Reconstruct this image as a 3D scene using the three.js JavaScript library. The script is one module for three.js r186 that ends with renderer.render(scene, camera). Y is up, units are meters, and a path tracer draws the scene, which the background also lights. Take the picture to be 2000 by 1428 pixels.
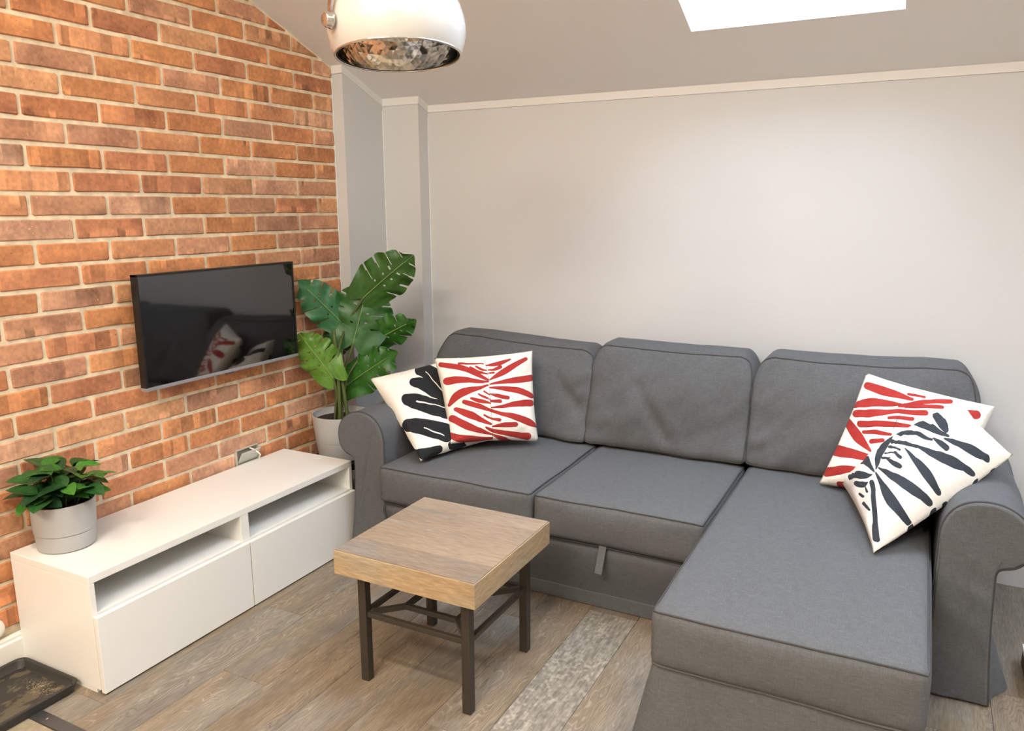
import * as THREE from 'three';
import { mergeGeometries, mergeVertices } from 'three/addons/utils/BufferGeometryUtils.js';
import { RoundedBoxGeometry } from 'three/addons/geometries/RoundedBoxGeometry.js';
import { RectAreaLightUniformsLib } from 'three/addons/lights/RectAreaLightUniformsLib.js';
import { TessellateModifier } from 'three/addons/modifiers/TessellateModifier.js';

// ---------------------------------------------------------------- camera, sky, lights, exposure
const renderer = new THREE.WebGLRenderer({ antialias: true });
renderer.toneMapping = THREE.LinearToneMapping;
renderer.toneMappingExposure = 1.0;
renderer.shadowMap.enabled = true;
const scene = new THREE.Scene();
const camera = new THREE.PerspectiveCamera(2 * Math.atan(714 / 1526.55) * 180 / Math.PI, 2000 / 1428, 0.05, 60);
camera.position.set(2.4573, 1.4287, 3.3312);
camera.rotation.set(-0.2000, 0.4795, -0.0040, 'YXZ');
const SKY = 19.5;
scene.background = new THREE.Color(0.74 * SKY, 0.90 * SKY, 1.12 * SKY);   // even overcast daylight, enters only through the visible and the unseen roof window
const LAMP = new THREE.Color().setRGB(1, 0.915, 0.775);
const LAMP_POWER = 8, PANEL_POWER = 56;

// ---------------------------------------------------------------- helpers
const V = (x, y, z) => new THREE.Vector3(x, y, z);
function rng(seed) { let s = seed | 0; return () => { s = (s + 0x6d2b79f5) | 0; let t = Math.imul(s ^ (s >>> 15), 1 | s); t = (t + Math.imul(t ^ (t >>> 7), 61 | t)) ^ t; return ((t ^ (t >>> 14)) >>> 0) / 4294967296; }; }
const hash = (x, y, s) => { let h = Math.imul(x, 374761393) ^ Math.imul(y, 668265263) ^ Math.imul(s, 974634777); h = Math.imul(h ^ (h >>> 13), 1274126177); return ((h ^ (h >>> 16)) >>> 0) / 4294967296; };
function vn(x, y, px, py, s) {                       // tileable value noise
  const xi = Math.floor(x), yi = Math.floor(y), fx = x - xi, fy = y - yi, u = fx * fx * (3 - 2 * fx), v = fy * fy * (3 - 2 * fy);
  const w = (a, m) => ((a % m) + m) % m, x0 = w(xi, px), x1 = w(xi + 1, px), y0 = w(yi, py), y1 = w(yi + 1, py);
  const a = hash(x0, y0, s), b = hash(x1, y0, s), c = hash(x0, y1, s), d = hash(x1, y1, s);
  return a + (b - a) * u + (c - a) * v + (a - b - c + d) * u * v;
}
const fbm = (x, y, px, py, s, o = 4) => { let t = 0, a = 0.5, n = 0; for (let i = 0; i < o; i++) { t += a * vn(x, y, px, py, s + i * 17); n += a; a *= 0.5; x *= 2; y *= 2; px *= 2; py *= 2; } return t / n; };
const big = 1 << 20, n2 = (x, y, s = 1, o = 3) => fbm(x + 1000, y + 1000, big, big, s, o) - 0.5;
const n3 = (x, y, z, s = 1) => (n2(x + z * 0.37, y - z * 0.21, s) + n2(z + y * 0.31, x + 7, s + 5)) * 0.5;
const clamp = (x, a = 0, b = 1) => Math.min(b, Math.max(a, x)), lerp = (a, b, t) => a + (b - a) * t, sst = (a, b, x) => { const t = clamp((x - a) / (b - a)); return t * t * (3 - 2 * t); };
function tex(w, h, fn, srgb = true) {
  const d = new Uint8Array(w * h * 4);
  for (let y = 0; y < h; y++) for (let x = 0; x < w; x++) { const c = fn(x / w, y / h), i = (y * w + x) * 4; d[i] = clamp(c[0]) * 255; d[i + 1] = clamp(c[1]) * 255; d[i + 2] = clamp(c[2]) * 255; d[i + 3] = 255; }
  const t = new THREE.DataTexture(d, w, h); t.wrapS = t.wrapT = THREE.RepeatWrapping; t.magFilter = THREE.LinearFilter; t.minFilter = THREE.LinearMipmapLinearFilter; t.generateMipmaps = true;
  if (srgb) t.colorSpace = THREE.SRGBColorSpace; t.needsUpdate = true; return t;
}
const rep = (t, x, y) => { const c = t.clone(); c.repeat.set(x, y); c.needsUpdate = true; return c; };
const std = (o) => new THREE.MeshStandardMaterial(o);
const phy = (o) => new THREE.MeshPhysicalMaterial(o);
const used = new Map();
function numbered(n) { const k = used.get(n) ?? 0; used.set(n, k + 1); return k ? n + '_' + String(k).padStart(3, '0') : n; }
function mesh(name, geo, mat, parent = scene) { const m = new THREE.Mesh(geo, mat); m.name = parent === scene ? numbered(name) : name; m.castShadow = m.receiveShadow = true; parent.add(m); return m; }
function tag(o, label, category, group) { o.userData.label = label; o.userData.category = category; if (group) o.userData.group = group; return o; }
function thing(name, label, category, pos = [0, 0, 0], group) { const g = new THREE.Group(); g.name = numbered(name); g.position.set(...pos); scene.add(g); return tag(g, label, category, group); }
function struct(name, geo, mat, label, category) { const m = mesh(name, geo, mat); m.userData.kind = 'structure'; tag(m, label, category); return m; }
const box = (x0, x1, y0, y1, z0, z1) => new THREE.BoxGeometry(x1 - x0, y1 - y0, z1 - z0).translate((x0 + x1) / 2, (y0 + y1) / 2, (z0 + z1) / 2);
const rbox = (x0, x1, y0, y1, z0, z1, r = 0.002, s = 2) => new RoundedBoxGeometry(x1 - x0, y1 - y0, z1 - z0, s, r).translate((x0 + x1) / 2, (y0 + y1) / 2, (z0 + z1) / 2);
const merge = (a) => mergeGeometries(a.map((g) => { const n = g.index ? g.toNonIndexed() : g; for (const k of Object.keys(n.attributes)) if (!['position', 'normal', 'uv'].includes(k)) n.deleteAttribute(k); return n; }));
const tube = (pts, r, seg = 40, rs = 8, closed = false) => new THREE.TubeGeometry(new THREE.CatmullRomCurve3(pts, closed, 'centripetal'), seg, r, rs, closed);
function smooth(geo) {                                // smooth normals over coincident vertices, uv seams kept
  const p = geo.attributes.position, idx = geo.index, N = new Map(), key = (i) => Math.round(p.getX(i) * 2e4) + ',' + Math.round(p.getY(i) * 2e4) + ',' + Math.round(p.getZ(i) * 2e4);
  const keys = []; for (let i = 0; i < p.count; i++) keys.push(key(i));
  const a = V(), b = V(), c = V(), T = idx ? idx.count : p.count, at = (k) => (idx ? idx.getX(k) : k);
  for (let k = 0; k < T; k += 3) {
    const i = at(k), j = at(k + 1), l = at(k + 2); a.fromBufferAttribute(p, i); b.fromBufferAttribute(p, j); c.fromBufferAttribute(p, l);
    b.sub(a); c.sub(a); b.cross(c);
    for (const q of [i, j, l]) { const s = keys[q]; if (!N.has(s)) N.set(s, V()); N.get(s).add(b); }
  }
  const n = new Float32Array(p.count * 3);
  for (let i = 0; i < p.count; i++) { const v = (N.get(keys[i]) ?? V(0, 1, 0)).clone().normalize(); n.set([v.x, v.y, v.z], i * 3); }
  geo.setAttribute('normal', new THREE.BufferAttribute(n, 3)); return geo;
}
function worldUV(geo, s = 1) {                       // uv in metres by the dominant axis of each triangle
  const g = geo.index ? geo.toNonIndexed() : geo, p = g.attributes.position, uv = new Float32Array(p.count * 2), a = V(), b = V(), c = V();
  for (let i = 0; i < p.count; i += 3) {
    a.fromBufferAttribute(p, i); b.fromBufferAttribute(p, i + 1); c.fromBufferAttribute(p, i + 2);
    const n = b.clone().sub(a).cross(c.clone().sub(a)), ax = Math.abs(n.x), ay = Math.abs(n.y), az = Math.abs(n.z);
    [a, b, c].forEach((q, k) => { const w = ay >= ax && ay >= az ? [q.x, q.z] : ax >= az ? [q.z, q.y] : [q.x, q.y]; uv[(i + k) * 2] = w[0] * s; uv[(i + k) * 2 + 1] = w[1] * s; });
  }
  g.setAttribute('uv', new THREE.BufferAttribute(uv, 2)); return g;
}

// ---------------------------------------------------------------- textures and materials
const plasterBump = tex(512, 512, (u, v) => { const t = fbm(u * 24, v * 24, 24, 24, 3, 5); return [t, t, t]; }, false);
const paint = std({ color: new THREE.Color().setRGB(0.580, 0.576, 0.566), roughness: 0.75, bumpMap: plasterBump, bumpScale: 0.0006 });
const paintTrim = std({ color: new THREE.Color().setRGB(0.70, 0.685, 0.66), roughness: 0.6 });
const paintCeiling = std({ color: new THREE.Color().setRGB(0.85, 0.84, 0.825), roughness: 0.8, bumpMap: plasterBump, bumpScale: 0.0005 });
const baseboardPaint = std({ color: new THREE.Color().setRGB(0.84, 0.81, 0.75), roughness: 0.4 });

const brickMap = tex(1024, 1024, (u, v) => {
  const cell = (x, n, q) => { const i = Math.floor(x * n), e = (hash(i, q, 7) - 0.5) * 0.8, j = x * n - i > 0.5 + e ? i : i - 1; return hash(((j % n) + n) % n, q, 9); }, row = Math.floor(v * 13);
  const m = fbm(u * 10, v * 14, 10, 14, 11, 5), f = fbm(u * 90, v * 90, 90, 90, 12, 3), band = cell((u + 0.004 * (vn(u * 40, v * 60, 40, 60, 22) - 0.5)) % 1, 28, row), fine = vn(u * 120, v * 5, 120, 5, 14), patch = fbm(u * 5, v * 5, 5, 5, 15, 3);
  const bandOn = sst(0.45, 0.62, vn(u * 4, v * 13.3, 4, 13, 19));
  let t = 0.80 + 0.26 * (m - 0.5) + 0.20 * (f - 0.5) + bandOn * (0.26 * (band - 0.5) + 0.08 * (fine - 0.5));
  const pale = sst(0.58, 0.8, patch) * 0.35 + bandOn * sst(0.62, 0.9, band) * 0.25;
  let r = t, g = t * (1 + 0.05 * (m - 0.5)), b = t;
  r = lerp(r, 0.98, pale * 0.5); g = lerp(g, 1.06, pale * 0.55); b = lerp(b, 1.12, pale * 0.6);
  const sp = vn(u * 260, v * 260, 260, 260, 16); if (sp > 0.972) { r *= 0.5; g *= 0.45; b *= 0.45; }
  const wh = vn(u * 150, v * 150, 150, 150, 18) * 0.7 + vn(u * 24, v * 24, 24, 24, 21) * 0.3; if (wh > 0.93) { r = 1; g = 1.3; b = 1.6; }
  return [r, g, b];
});
const brickBump = tex(512, 512, (u, v) => { const t = 0.6 * fbm(u * 60, v * 60, 60, 60, 31, 4) + 0.4 * fbm(u * 14, v * 14, 14, 14, 32, 3); return [t, t, t]; }, false);
const brickTones = ['#efa574', '#ea9a68', '#f0ae7e', '#e2966a', '#eda16a', '#e6a57f', '#dc9f7a', '#efb48f', '#ea9c66'].map((c) => std({ color: c, map: brickMap, bumpMap: brickBump, bumpScale: 0.0025, roughness: 0.85 }));
const mortarMap = tex(512, 512, (u, v) => { const t = 0.86 + 0.20 * (fbm(u * 40, v * 40, 40, 40, 41, 4) - 0.5) + 0.08 * (fbm(u * 6, v * 6, 6, 6, 42, 3) - 0.5); return [t, t * 0.97, t * 0.90]; });
const mortar = std({ color: '#fff2df', map: mortarMap, bumpMap: brickBump, bumpScale: 0.003, roughness: 0.95 });

const floorMap = tex(2048, 1024, (u, v) => {          // u along the grain (2.4 m), v across (1.2 m)
  const w = fbm(u * 4, v * 9, 4, 9, 51, 4), field = v * 96 + 24 * w + 1.6 * fbm(u * 40, v * 60, 40, 60, 53, 2), ring = Math.abs((field % 1) - 0.5) * 2;
  const grain = fbm(u * 90, v * 640, 90, 640, 54, 3), coarse = fbm(u * 7, v * 16, 7, 16, 55, 3), blot = fbm(u * 5, v * 8, 5, 8, 56, 3), spots = fbm(u * 30, v * 60, 30, 60, 58, 3);
  const line = sst(0.70, 0.97, ring) * sst(0.40, 0.60, coarse) * (0.35 + 0.65 * sst(0.35, 0.6, spots)), dark = sst(0.72, 0.98, 1 - ring) * sst(0.45, 0.65, fbm(u * 6, v * 14, 6, 14, 59, 3));
  let t = 0.74 + 0.26 * (grain - 0.5) + 0.14 * (coarse - 0.5) + 0.10 * (spots - 0.5);
  t = lerp(t, 1.0, line * 0.62); t *= 1 - 0.16 * dark;
  const brown = sst(0.44, 0.62, blot) * (1 - line * 0.6);
  return [t * lerp(1.0, 0.99, brown), t * lerp(0.975, 0.92, brown), t * lerp(0.935, 0.82, brown)];
});
const floorBump = tex(1024, 512, (u, v) => { const t = fbm(u * 60, v * 400, 60, 400, 54, 3); return [t, t, t]; }, false);
const floorTones = ['#b1a99e', '#aba39a', '#b6aea3', '#aca296', '#b1a9a0', '#a79f95'].map((c) => std({ color: c, map: floorMap, bumpMap: floorBump, bumpScale: 0.0006, roughness: 0.48 }));
const roughSawn = tex(1024, 512, (u, v) => {
  const a = fbm(u * 200, v * 130, 200, 130, 61, 3), g = fbm(u * 60, v * 260, 60, 260, 62, 3), k = sst(0.52, 0.72, a) * sst(0.35, 0.6, fbm(u * 18, v * 22, 18, 22, 63, 3));
  let t = 0.72 + 0.35 * (g - 0.5) + 0.25 * (a - 0.5); t = lerp(t, 1.0, k * 0.45); return [t, t * 0.985, t * 0.955];
});
const floorSawn = std({ color: '#c0b7ab', map: roughSawn, bumpMap: floorBump, bumpScale: 0.0008, roughness: 0.55 });
const groutDark = std({ color: '#4b4239', roughness: 0.9 });

const tableMap = tex(1024, 1024, (u, v) => {           // u along the grain
  const w = fbm(u * 4, v * 5, 4, 5, 71, 4), f = v * 40 + 7 * w, ring = Math.abs((f % 1) - 0.5) * 2, g = fbm(u * 40, v * 420, 40, 420, 72, 3), c = fbm(u * 5, v * 12, 5, 12, 73, 3);
  let t = 0.88 + 0.24 * (g - 0.5) + 0.14 * (c - 0.5) + 0.05 * (ring - 0.5); const grey = sst(0.45, 0.7, fbm(u * 3, v * 9, 3, 9, 74, 3));
  return [t * lerp(1.03, 0.98, grey), t * lerp(0.97, 0.98, grey), t * lerp(0.90, 0.99, grey)];
});
const tableTop = ['#978c81', '#a3978a', '#9b8f83', '#a69b90'].map((c) => std({ color: c, map: tableMap, roughness: 0.5, bumpMap: tableMap, bumpScale: 0.0004 }));
const tableSide = std({ color: '#bba98c', map: tableMap, roughness: 0.55, bumpMap: tableMap, bumpScale: 0.0005 });
const blackSteel = std({ color: '#3c362e', roughness: 0.45, metalness: 0.2 });

const weave = tex(512, 512, (u, v) => {                // 0.16 m of slubby linen
  const sx = 0.5 + 0.5 * Math.sin(u * Math.PI * 2 * 96), sy = 0.5 + 0.5 * Math.sin(v * Math.PI * 2 * 96);
  const slubX = fbm(u * 12, v * 150, 12, 150, 81, 2), slubY = fbm(u * 150, v * 14, 150, 14, 82, 2), f = fbm(u * 5, v * 5, 5, 5, 83, 3);
  const t = 0.88 + 0.15 * (slubX - 0.5) + 0.12 * (slubY - 0.5) + 0.05 * (sx * sy - 0.25); return [t, t, t];
});
const linenMap = rep(weave, 7, 7);
const linen = std({ color: new THREE.Color().setRGB(0.138, 0.141, 0.146), map: linenMap, bumpMap: linenMap, bumpScale: 0.0004, roughness: 0.95 });
const pipingCloth = std({ color: new THREE.Color().setRGB(0.055, 0.055, 0.056), roughness: 0.95 });
const whiteLaminate = std({ color: new THREE.Color().setRGB(0.83, 0.81, 0.76), roughness: 0.32 });
const whiteInside = std({ color: new THREE.Color().setRGB(0.80, 0.79, 0.76), roughness: 0.45 });
const greyPot = std({ color: new THREE.Color().setRGB(0.40, 0.39, 0.38), roughness: 0.5 });
const soil = std({ color: '#2a211b', roughness: 1, bumpMap: brickBump, bumpScale: 0.006 });
const blackPlastic = std({ color: '#141414', roughness: 0.35 });
const chrome = std({ color: '#d8d4d0', metalness: 1, roughness: 0.12 });

// ---------------------------------------------------------------- room shell
const H0 = 1.9132, SL = 0.3864, TH = Math.atan(SL), ZF = 2.8, HF = H0 + SL * ZF, XR = 4.4, ZB = 5.8;
const hAt = (z) => (z < ZF ? H0 + SL * z : HF);
const Z1 = 0.3777, XA = 0.0598, Z2 = 0.0824, XB = 0.2693;
const SKX0 = 1.647, SKX1 = 2.343, SKS0 = 0.3785, SKS1 = 1.9, TK = 0.30, SKB0 = 3.50, SKB1 = 4.15;   // two roof windows, the second unseen, placed to light surfaces facing right
{
  const s0 = -0.35, s1 = ZF / Math.cos(TH), P = [];
  const slab = (x0, x1, a, b) => P.push(box(x0, x1, 0, TK, a, b));
  slab(-0.2, SKX0, s0, s1); slab(SKX1, SKB0, s0, s1); slab(SKB1, XR + 0.2, s0, s1); for (const [a, b] of [[SKX0, SKX1], [SKB0, SKB1]]) { slab(a, b, s0, SKS0); slab(a, b, SKS1, s1); }
  const g = merge(P); g.applyMatrix4(new THREE.Matrix4().makeRotationX(-TH)); g.translate(0, H0, 0);
  const flat = merge([box(-0.2, XR + 0.2, HF, HF + 0.25, ZF, ZB + 0.2)]);
  struct('ceiling', worldUV(merge([g, flat])), paintCeiling, 'smooth off white sloping attic ceiling', 'ceiling');
}
const floorThing = struct('floor', box(-0.2, XR + 0.2, -0.2, -0.006, -0.2, ZB + 0.2), groutDark, 'grey brown wood look plank floor', 'floor');
struct('wall_back', worldUV(box(-0.2, XR + 0.2, 0, H0 + 0.02, -0.2, 0)), paint, 'plain pale wall behind the grey sofa', 'wall');
struct('wall_corner', worldUV(merge([box(-0.15, XA, 0, H0 + 0.2, 0, Z1 - 0.001), box(XA, XB, 0, H0 + 0.05, 0, Z2)])), paint, 'stepped pale plaster pier in the corner behind the tall plant', 'wall');
struct('wall_right', worldUV(merge([box(XR, XR + 0.2, 0, HF + 0.1, -0.2, ZB)])), paint, 'plain pale side wall outside the picture', 'wall');
struct('wall_front', worldUV(box(-0.2, XR + 0.2, 0, HF + 0.1, ZB, ZB + 0.2)), paint, 'plain pale wall behind the camera', 'wall');
{ // lighter strip under the sloping ceiling
  const t = 0.0332, d = 0.004, P = [box(XB + d, XR, H0 - t, H0, 0, d)];
  const sloped = (x, za, zb) => { const s = new THREE.Shape(); s.moveTo(za, hAt(za) - t); s.lineTo(zb, hAt(zb) - t); s.lineTo(zb, hAt(zb)); s.lineTo(za, hAt(za)); const g = new THREE.ExtrudeGeometry(s, { depth: d, bevelEnabled: false }); g.rotateY(-Math.PI / 2); g.translate(x + d, 0, 0); return g; };
  P.push(sloped(XB, 0, Z2 + d), box(XA + d, XB, hAt(Z2) - t, hAt(Z2) + d * SL, Z2, Z2 + d), sloped(XA, Z2, Z1 + d), box(0, XA, hAt(Z1) - t, hAt(Z1) + d * SL, Z1 - 0.001, Z1 + d));
  struct('trim_1', merge(P), paintTrim, 'narrow lighter strip along the top of the wall', 'trim');
  const bead = (x, z, r = 0.0032) => new THREE.CylinderGeometry(r, r, hAt(z) - t - 0.02, 8).translate(x, (hAt(z) - t - 0.02) / 2, z);
  struct('trim_2', merge([bead(XA + 0.001, Z2 + 0.001), bead(XB + 0.001, 0.001), bead(0.001, Z1 + 0.002, 0.004)]), paintTrim, 'thin pale caulk lines in the wall corners', 'trim');
  const bb = new THREE.Shape(); bb.moveTo(0, 0); bb.lineTo(0.016, 0); bb.lineTo(0.016, 0.086); bb.lineTo(0.011, 0.092); bb.lineTo(0.011, 0.100); bb.lineTo(0.006, 0.108); bb.lineTo(0, 0.108);
  const prof = (len) => new THREE.ExtrudeGeometry(bb, { depth: len, bevelEnabled: false });
  struct('baseboard_left', prof(ZB - Z1).translate(0.0025, 0, Z1), baseboardPaint, 'cream baseboard under the brick wall', 'baseboard');
  struct('baseboard_corner', merge([prof(Z1 - Z2).translate(XA, 0, Z2), prof(XB - XA).rotateY(-Math.PI / 2).translate(XB, 0, Z2)]), baseboardPaint, 'cream baseboard around the stepped corner pier', 'baseboard');
}
for (const [name, label, a, b] of [['window_1', 'roof window in the sloping ceiling above the sofa', SKX0, SKX1], ['window_2', 'unseen second roof window out of view on the right, placed to light surfaces facing right', SKB0, SKB1]]) {
  const w = new THREE.Group(); w.name = name; w.userData.kind = 'structure'; tag(w, label, 'window'); scene.add(w);
  const cx = (a + b) / 2, hw = (b - a) / 2, cs = (SKS0 + SKS1) / 2, hs = (SKS1 - SKS0) / 2, f = 0.06, P = [];
  w.rotation.x = -TH; w.position.set(0, H0, 0);
  P.push(rbox(cx - hw, cx - hw + f, TK - 0.06, TK + 0.02, cs - hs, cs + hs), rbox(cx + hw - f, cx + hw, TK - 0.06, TK + 0.02, cs - hs, cs + hs), rbox(cx - hw + f, cx + hw - f, TK - 0.06, TK + 0.02, cs - hs, cs - hs + f), rbox(cx - hw + f, cx + hw - f, TK - 0.06, TK + 0.02, cs + hs - f, cs + hs));
  mesh('window_frame', merge(P), std({ color: '#f4f3ef', roughness: 0.4 }), w);
  mesh('pane', box(cx - hw + f, cx + hw - f, TK - 0.012, TK - 0.006, cs - hs + f, cs + hs - f), phy({ color: '#ffffff', transmission: 1, thickness: 0, roughness: 0, ior: 1.5 }), w);
}

// brick wall: mortar bed and every brick a mesh of its own
{
  const s = new THREE.Shape(); s.moveTo(Z1, 0); s.lineTo(ZB, 0); s.lineTo(ZB, HF + 0.02); s.lineTo(ZF, HF + 0.02); s.lineTo(Z1, hAt(Z1) + 0.02);
  const g = new THREE.ExtrudeGeometry(s, { depth: 0.2, bevelEnabled: false }); g.rotateY(-Math.PI / 2); g.translate(-0.002, 0, 0);
  const wall = struct('wall_left', worldUV(g), mortar, 'red brick wall with cream mortar behind the television', 'wall');
  const R = rng(77), far = [];
  const clip = (poly) => {                              // cut along the ceiling
    const ok = (p) => hAt(p[0]) - 0.012 - p[1], out = [];
    poly.forEach((p, i) => { const q = poly[(i + 1) % poly.length], a = ok(p), b = ok(q); if (a >= 0) out.push(p); if ((a >= 0) !== (b >= 0)) { const t = a / (a - b); out.push([lerp(p[0], q[0], t), lerp(p[1], q[1], t)]); } });
    return out;
  };
  const brick = (z0, z1, y0, y1) => {
    const j = (a) => (R() - 0.5) * a, c = () => 0.0015 + R() * 0.0065, poly = [], tilt = j(0.003);
    const cs = [[z0, y0, 1, 1], [z1, y0, -1, 1], [z1, y1, -1, -1], [z0, y1, 1, -1]];
    cs.forEach(([z, y, a, b], i) => { const k1 = c(), k2 = c() * 0.7; const A = [z + j(0.0025), y + b * k2 + j(0.001)], B = [z + a * k1, y + j(0.002)]; if (i % 2 === 0) poly.push(A, B); else poly.push(B, A); if (i === 0) { poly.push([lerp(z0, z1, 0.35 + 0.1 * j(1)), y0 + j(0.003)], [lerp(z0, z1, 0.68 + 0.1 * j(1)), y0 + j(0.003)]); } if (i === 2) { poly.push([lerp(z0, z1, 0.6 + 0.1 * j(1)), y1 + j(0.003)], [lerp(z0, z1, 0.3 + 0.1 * j(1)), y1 + j(0.003)]); } });
    const P = clip(poly); if (P.length < 3) return null;
    let cz = 0, cy = 0; P.forEach((p) => { cz += p[0] / P.length; cy += p[1] / P.length; });
    const front = 0.0018 + R() * 0.0032, inset = 0.0035, pos = [], uv = [], ou = R() * 3, row = (Math.floor(R() * 13) + 0.5) / 13, yaw = j(0.012);
    const fx = (p) => front + (p[0] - cz) * yaw;
    const inn = P.map((p) => { const dz = p[0] - cz, dy = p[1] - cy, f = (d) => d - Math.sign(d) * Math.min(Math.abs(d) * 0.5, inset); return [cz + f(dz), cy + f(dy)]; });
    const put = (x, p) => { pos.push(x, p[1] - cy, p[0] - cz); uv.push(p[0] + ou, p[1] - cy + row); };
    for (let i = 0; i < P.length; i++) {
      const k = (i + 1) % P.length;
      if (i > 0 && k > 0) { put(fx(inn[0]), inn[0]); put(fx(inn[k]), inn[k]); put(fx(inn[i]), inn[i]); }
      const a = P[i], b = P[k], xm = -0.0005; put(fx(inn[i]), inn[i]); put(fx(inn[k]), inn[k]); put(xm, b); put(fx(inn[i]), inn[i]); put(xm, b); put(xm, a);
      put(xm, a); put(xm, b); put(-0.006, b); put(xm, a); put(-0.006, b); put(-0.006, a);
    }
    const bg = new THREE.BufferGeometry(); bg.setAttribute('position', new THREE.Float32BufferAttribute(pos, 3)); bg.setAttribute('uv', new THREE.Float32BufferAttribute(uv, 2)); bg.computeVertexNormals();
    bg.userData = { cz, cy }; return bg;
  };
  const pitch = 0.075, len = 0.2625, jt = 0.0130;
  for (let k = -13; k < 26; k++) {
    const ym = 1.439 - pitch * (k - 8), y0 = Math.max(ym - pitch / 2 + jt / 2, 0.112), y1 = ym + pitch / 2 - jt / 2; if (y1 - y0 < 0.012) continue;
    let z = (((k % 2) + 2) % 2 === 0 ? 0.507 + 0.0014 * k : 0.630 + 0.0012 * k), a = Z1 + 0.006;
    while (a < ZB - 0.06) {
      const jz = z + (R() - 0.5) * 0.008, b = Math.min(jz - jt / 2, ZB - 0.01);
      if (b - a > 0.02) {
        const cutsSocket = y0 < 0.425 && y1 > 0.37 && b > 0.985 && a < 1.10;
        const pieces = cutsSocket ? [[a, 0.982], [1.108, b]] : [[a, b]];
        for (const [p, q] of pieces) if (q - p > 0.02) {
          const g2 = brick(p, q, y0, y1), m = brickTones[Math.floor(R() * brickTones.length)];
          if (g2) { const { cz, cy } = g2.userData; g2.userData = {}; if (a < 2.25 && hAt(z) > y0) { const o = mesh('brick', g2, m, wall); o.position.set(0, cy, cz); } else far.push(g2.translate(0, cy, cz)); }
        }
      }
      a = jz + jt / 2; z += len;
    }
  }
  const rest = mesh('brickwork', merge(far), brickTones[0], wall); rest.userData.kind = 'stuff';
}

// floor planks along the room
{
  const R = rng(5), w = 0.178, zEnd = 2.165;
  for (let i = -1; i < 25; i++) {
    const x0 = 0.083 + w * i, x1 = x0 + w, a0 = Math.max(x0, 0.0), b0 = Math.min(x1, XR); if (b0 - a0 < 0.02) continue;
    const special = i === 8; let z = special ? 0.9 - 1.22 : -R() * 1.1 - 0.1;
    while (z < zEnd) {
      const zl = z + 1.22, za = Math.max(z, 0), zb = Math.min(zl, zEnd);
      if (zb - za > 0.02) {
        const sawn = special && z > 0.5, g = new THREE.BufferGeometry(), c = 0.0012, y = 0, pos = [], uv = [], ou = R(), ov = R() * 1.2;
        const X = [a0 + 0.0003, a0 + c, b0 - c, b0 - 0.0003], Z = [za + 0.0003, za + c, zb - c, zb - 0.0003], L = [-0.0018, y, y, -0.0018];
        const pt = (i2, k) => { pos.push(X[i2], Math.min(L[i2], L[k]), Z[k]); uv.push((Z[k] - z) / 2.4 + ou, (X[i2] - x0) / 1.2 + ov); };
        for (let p = 0; p < 3; p++) for (let q = 0; q < 3; q++) { pt(p, q); pt(p, q + 1); pt(p + 1, q + 1); pt(p, q); pt(p + 1, q + 1); pt(p + 1, q); }
        g.setAttribute('position', new THREE.Float32BufferAttribute(pos, 3)); g.setAttribute('uv', new THREE.Float32BufferAttribute(uv, 2)); g.computeVertexNormals();
        mesh('plank', g, sawn ? floorSawn : floorTones[Math.floor(R() * floorTones.length)], floorThing);
      }
      z = zl;
    }
  }
  const tileMat = std({ color: '#b3aa99', map: mortarMap, roughness: 0.4 });
  for (let ix = 0; ix < 8; ix++) for (let iz = 0; iz < 7; iz++) {
    const x0 = ix * 0.6, z0 = 2.203 + iz * 0.6, x1 = Math.min(x0 + 0.597, XR), z1 = Math.min(z0 + 0.597, ZB); if (x1 - x0 < 0.05 || z1 - z0 < 0.05) continue;
    mesh('floor_tile', rbox(x0 + 0.002, x1, -0.008, 0, z0, z1, 0.0015, 1), tileMat, floorThing);
  }
  const strip = mesh('threshold_strip', rbox(0.0, XR, -0.006, 0.004, 2.163, 2.203, 0.003), std({ color: '#6c6c6c', metalness: 0.8, roughness: 0.4 }), floorThing);
  for (const x of [0.36, 0.96, 1.56, 2.16, 2.76, 3.36]) { const s = mesh('screw', new THREE.SphereGeometry(0.005, 10, 6).scale(1, 0.3, 1), chrome, strip); s.position.set(x, 0.004, 2.183); }
}

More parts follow.
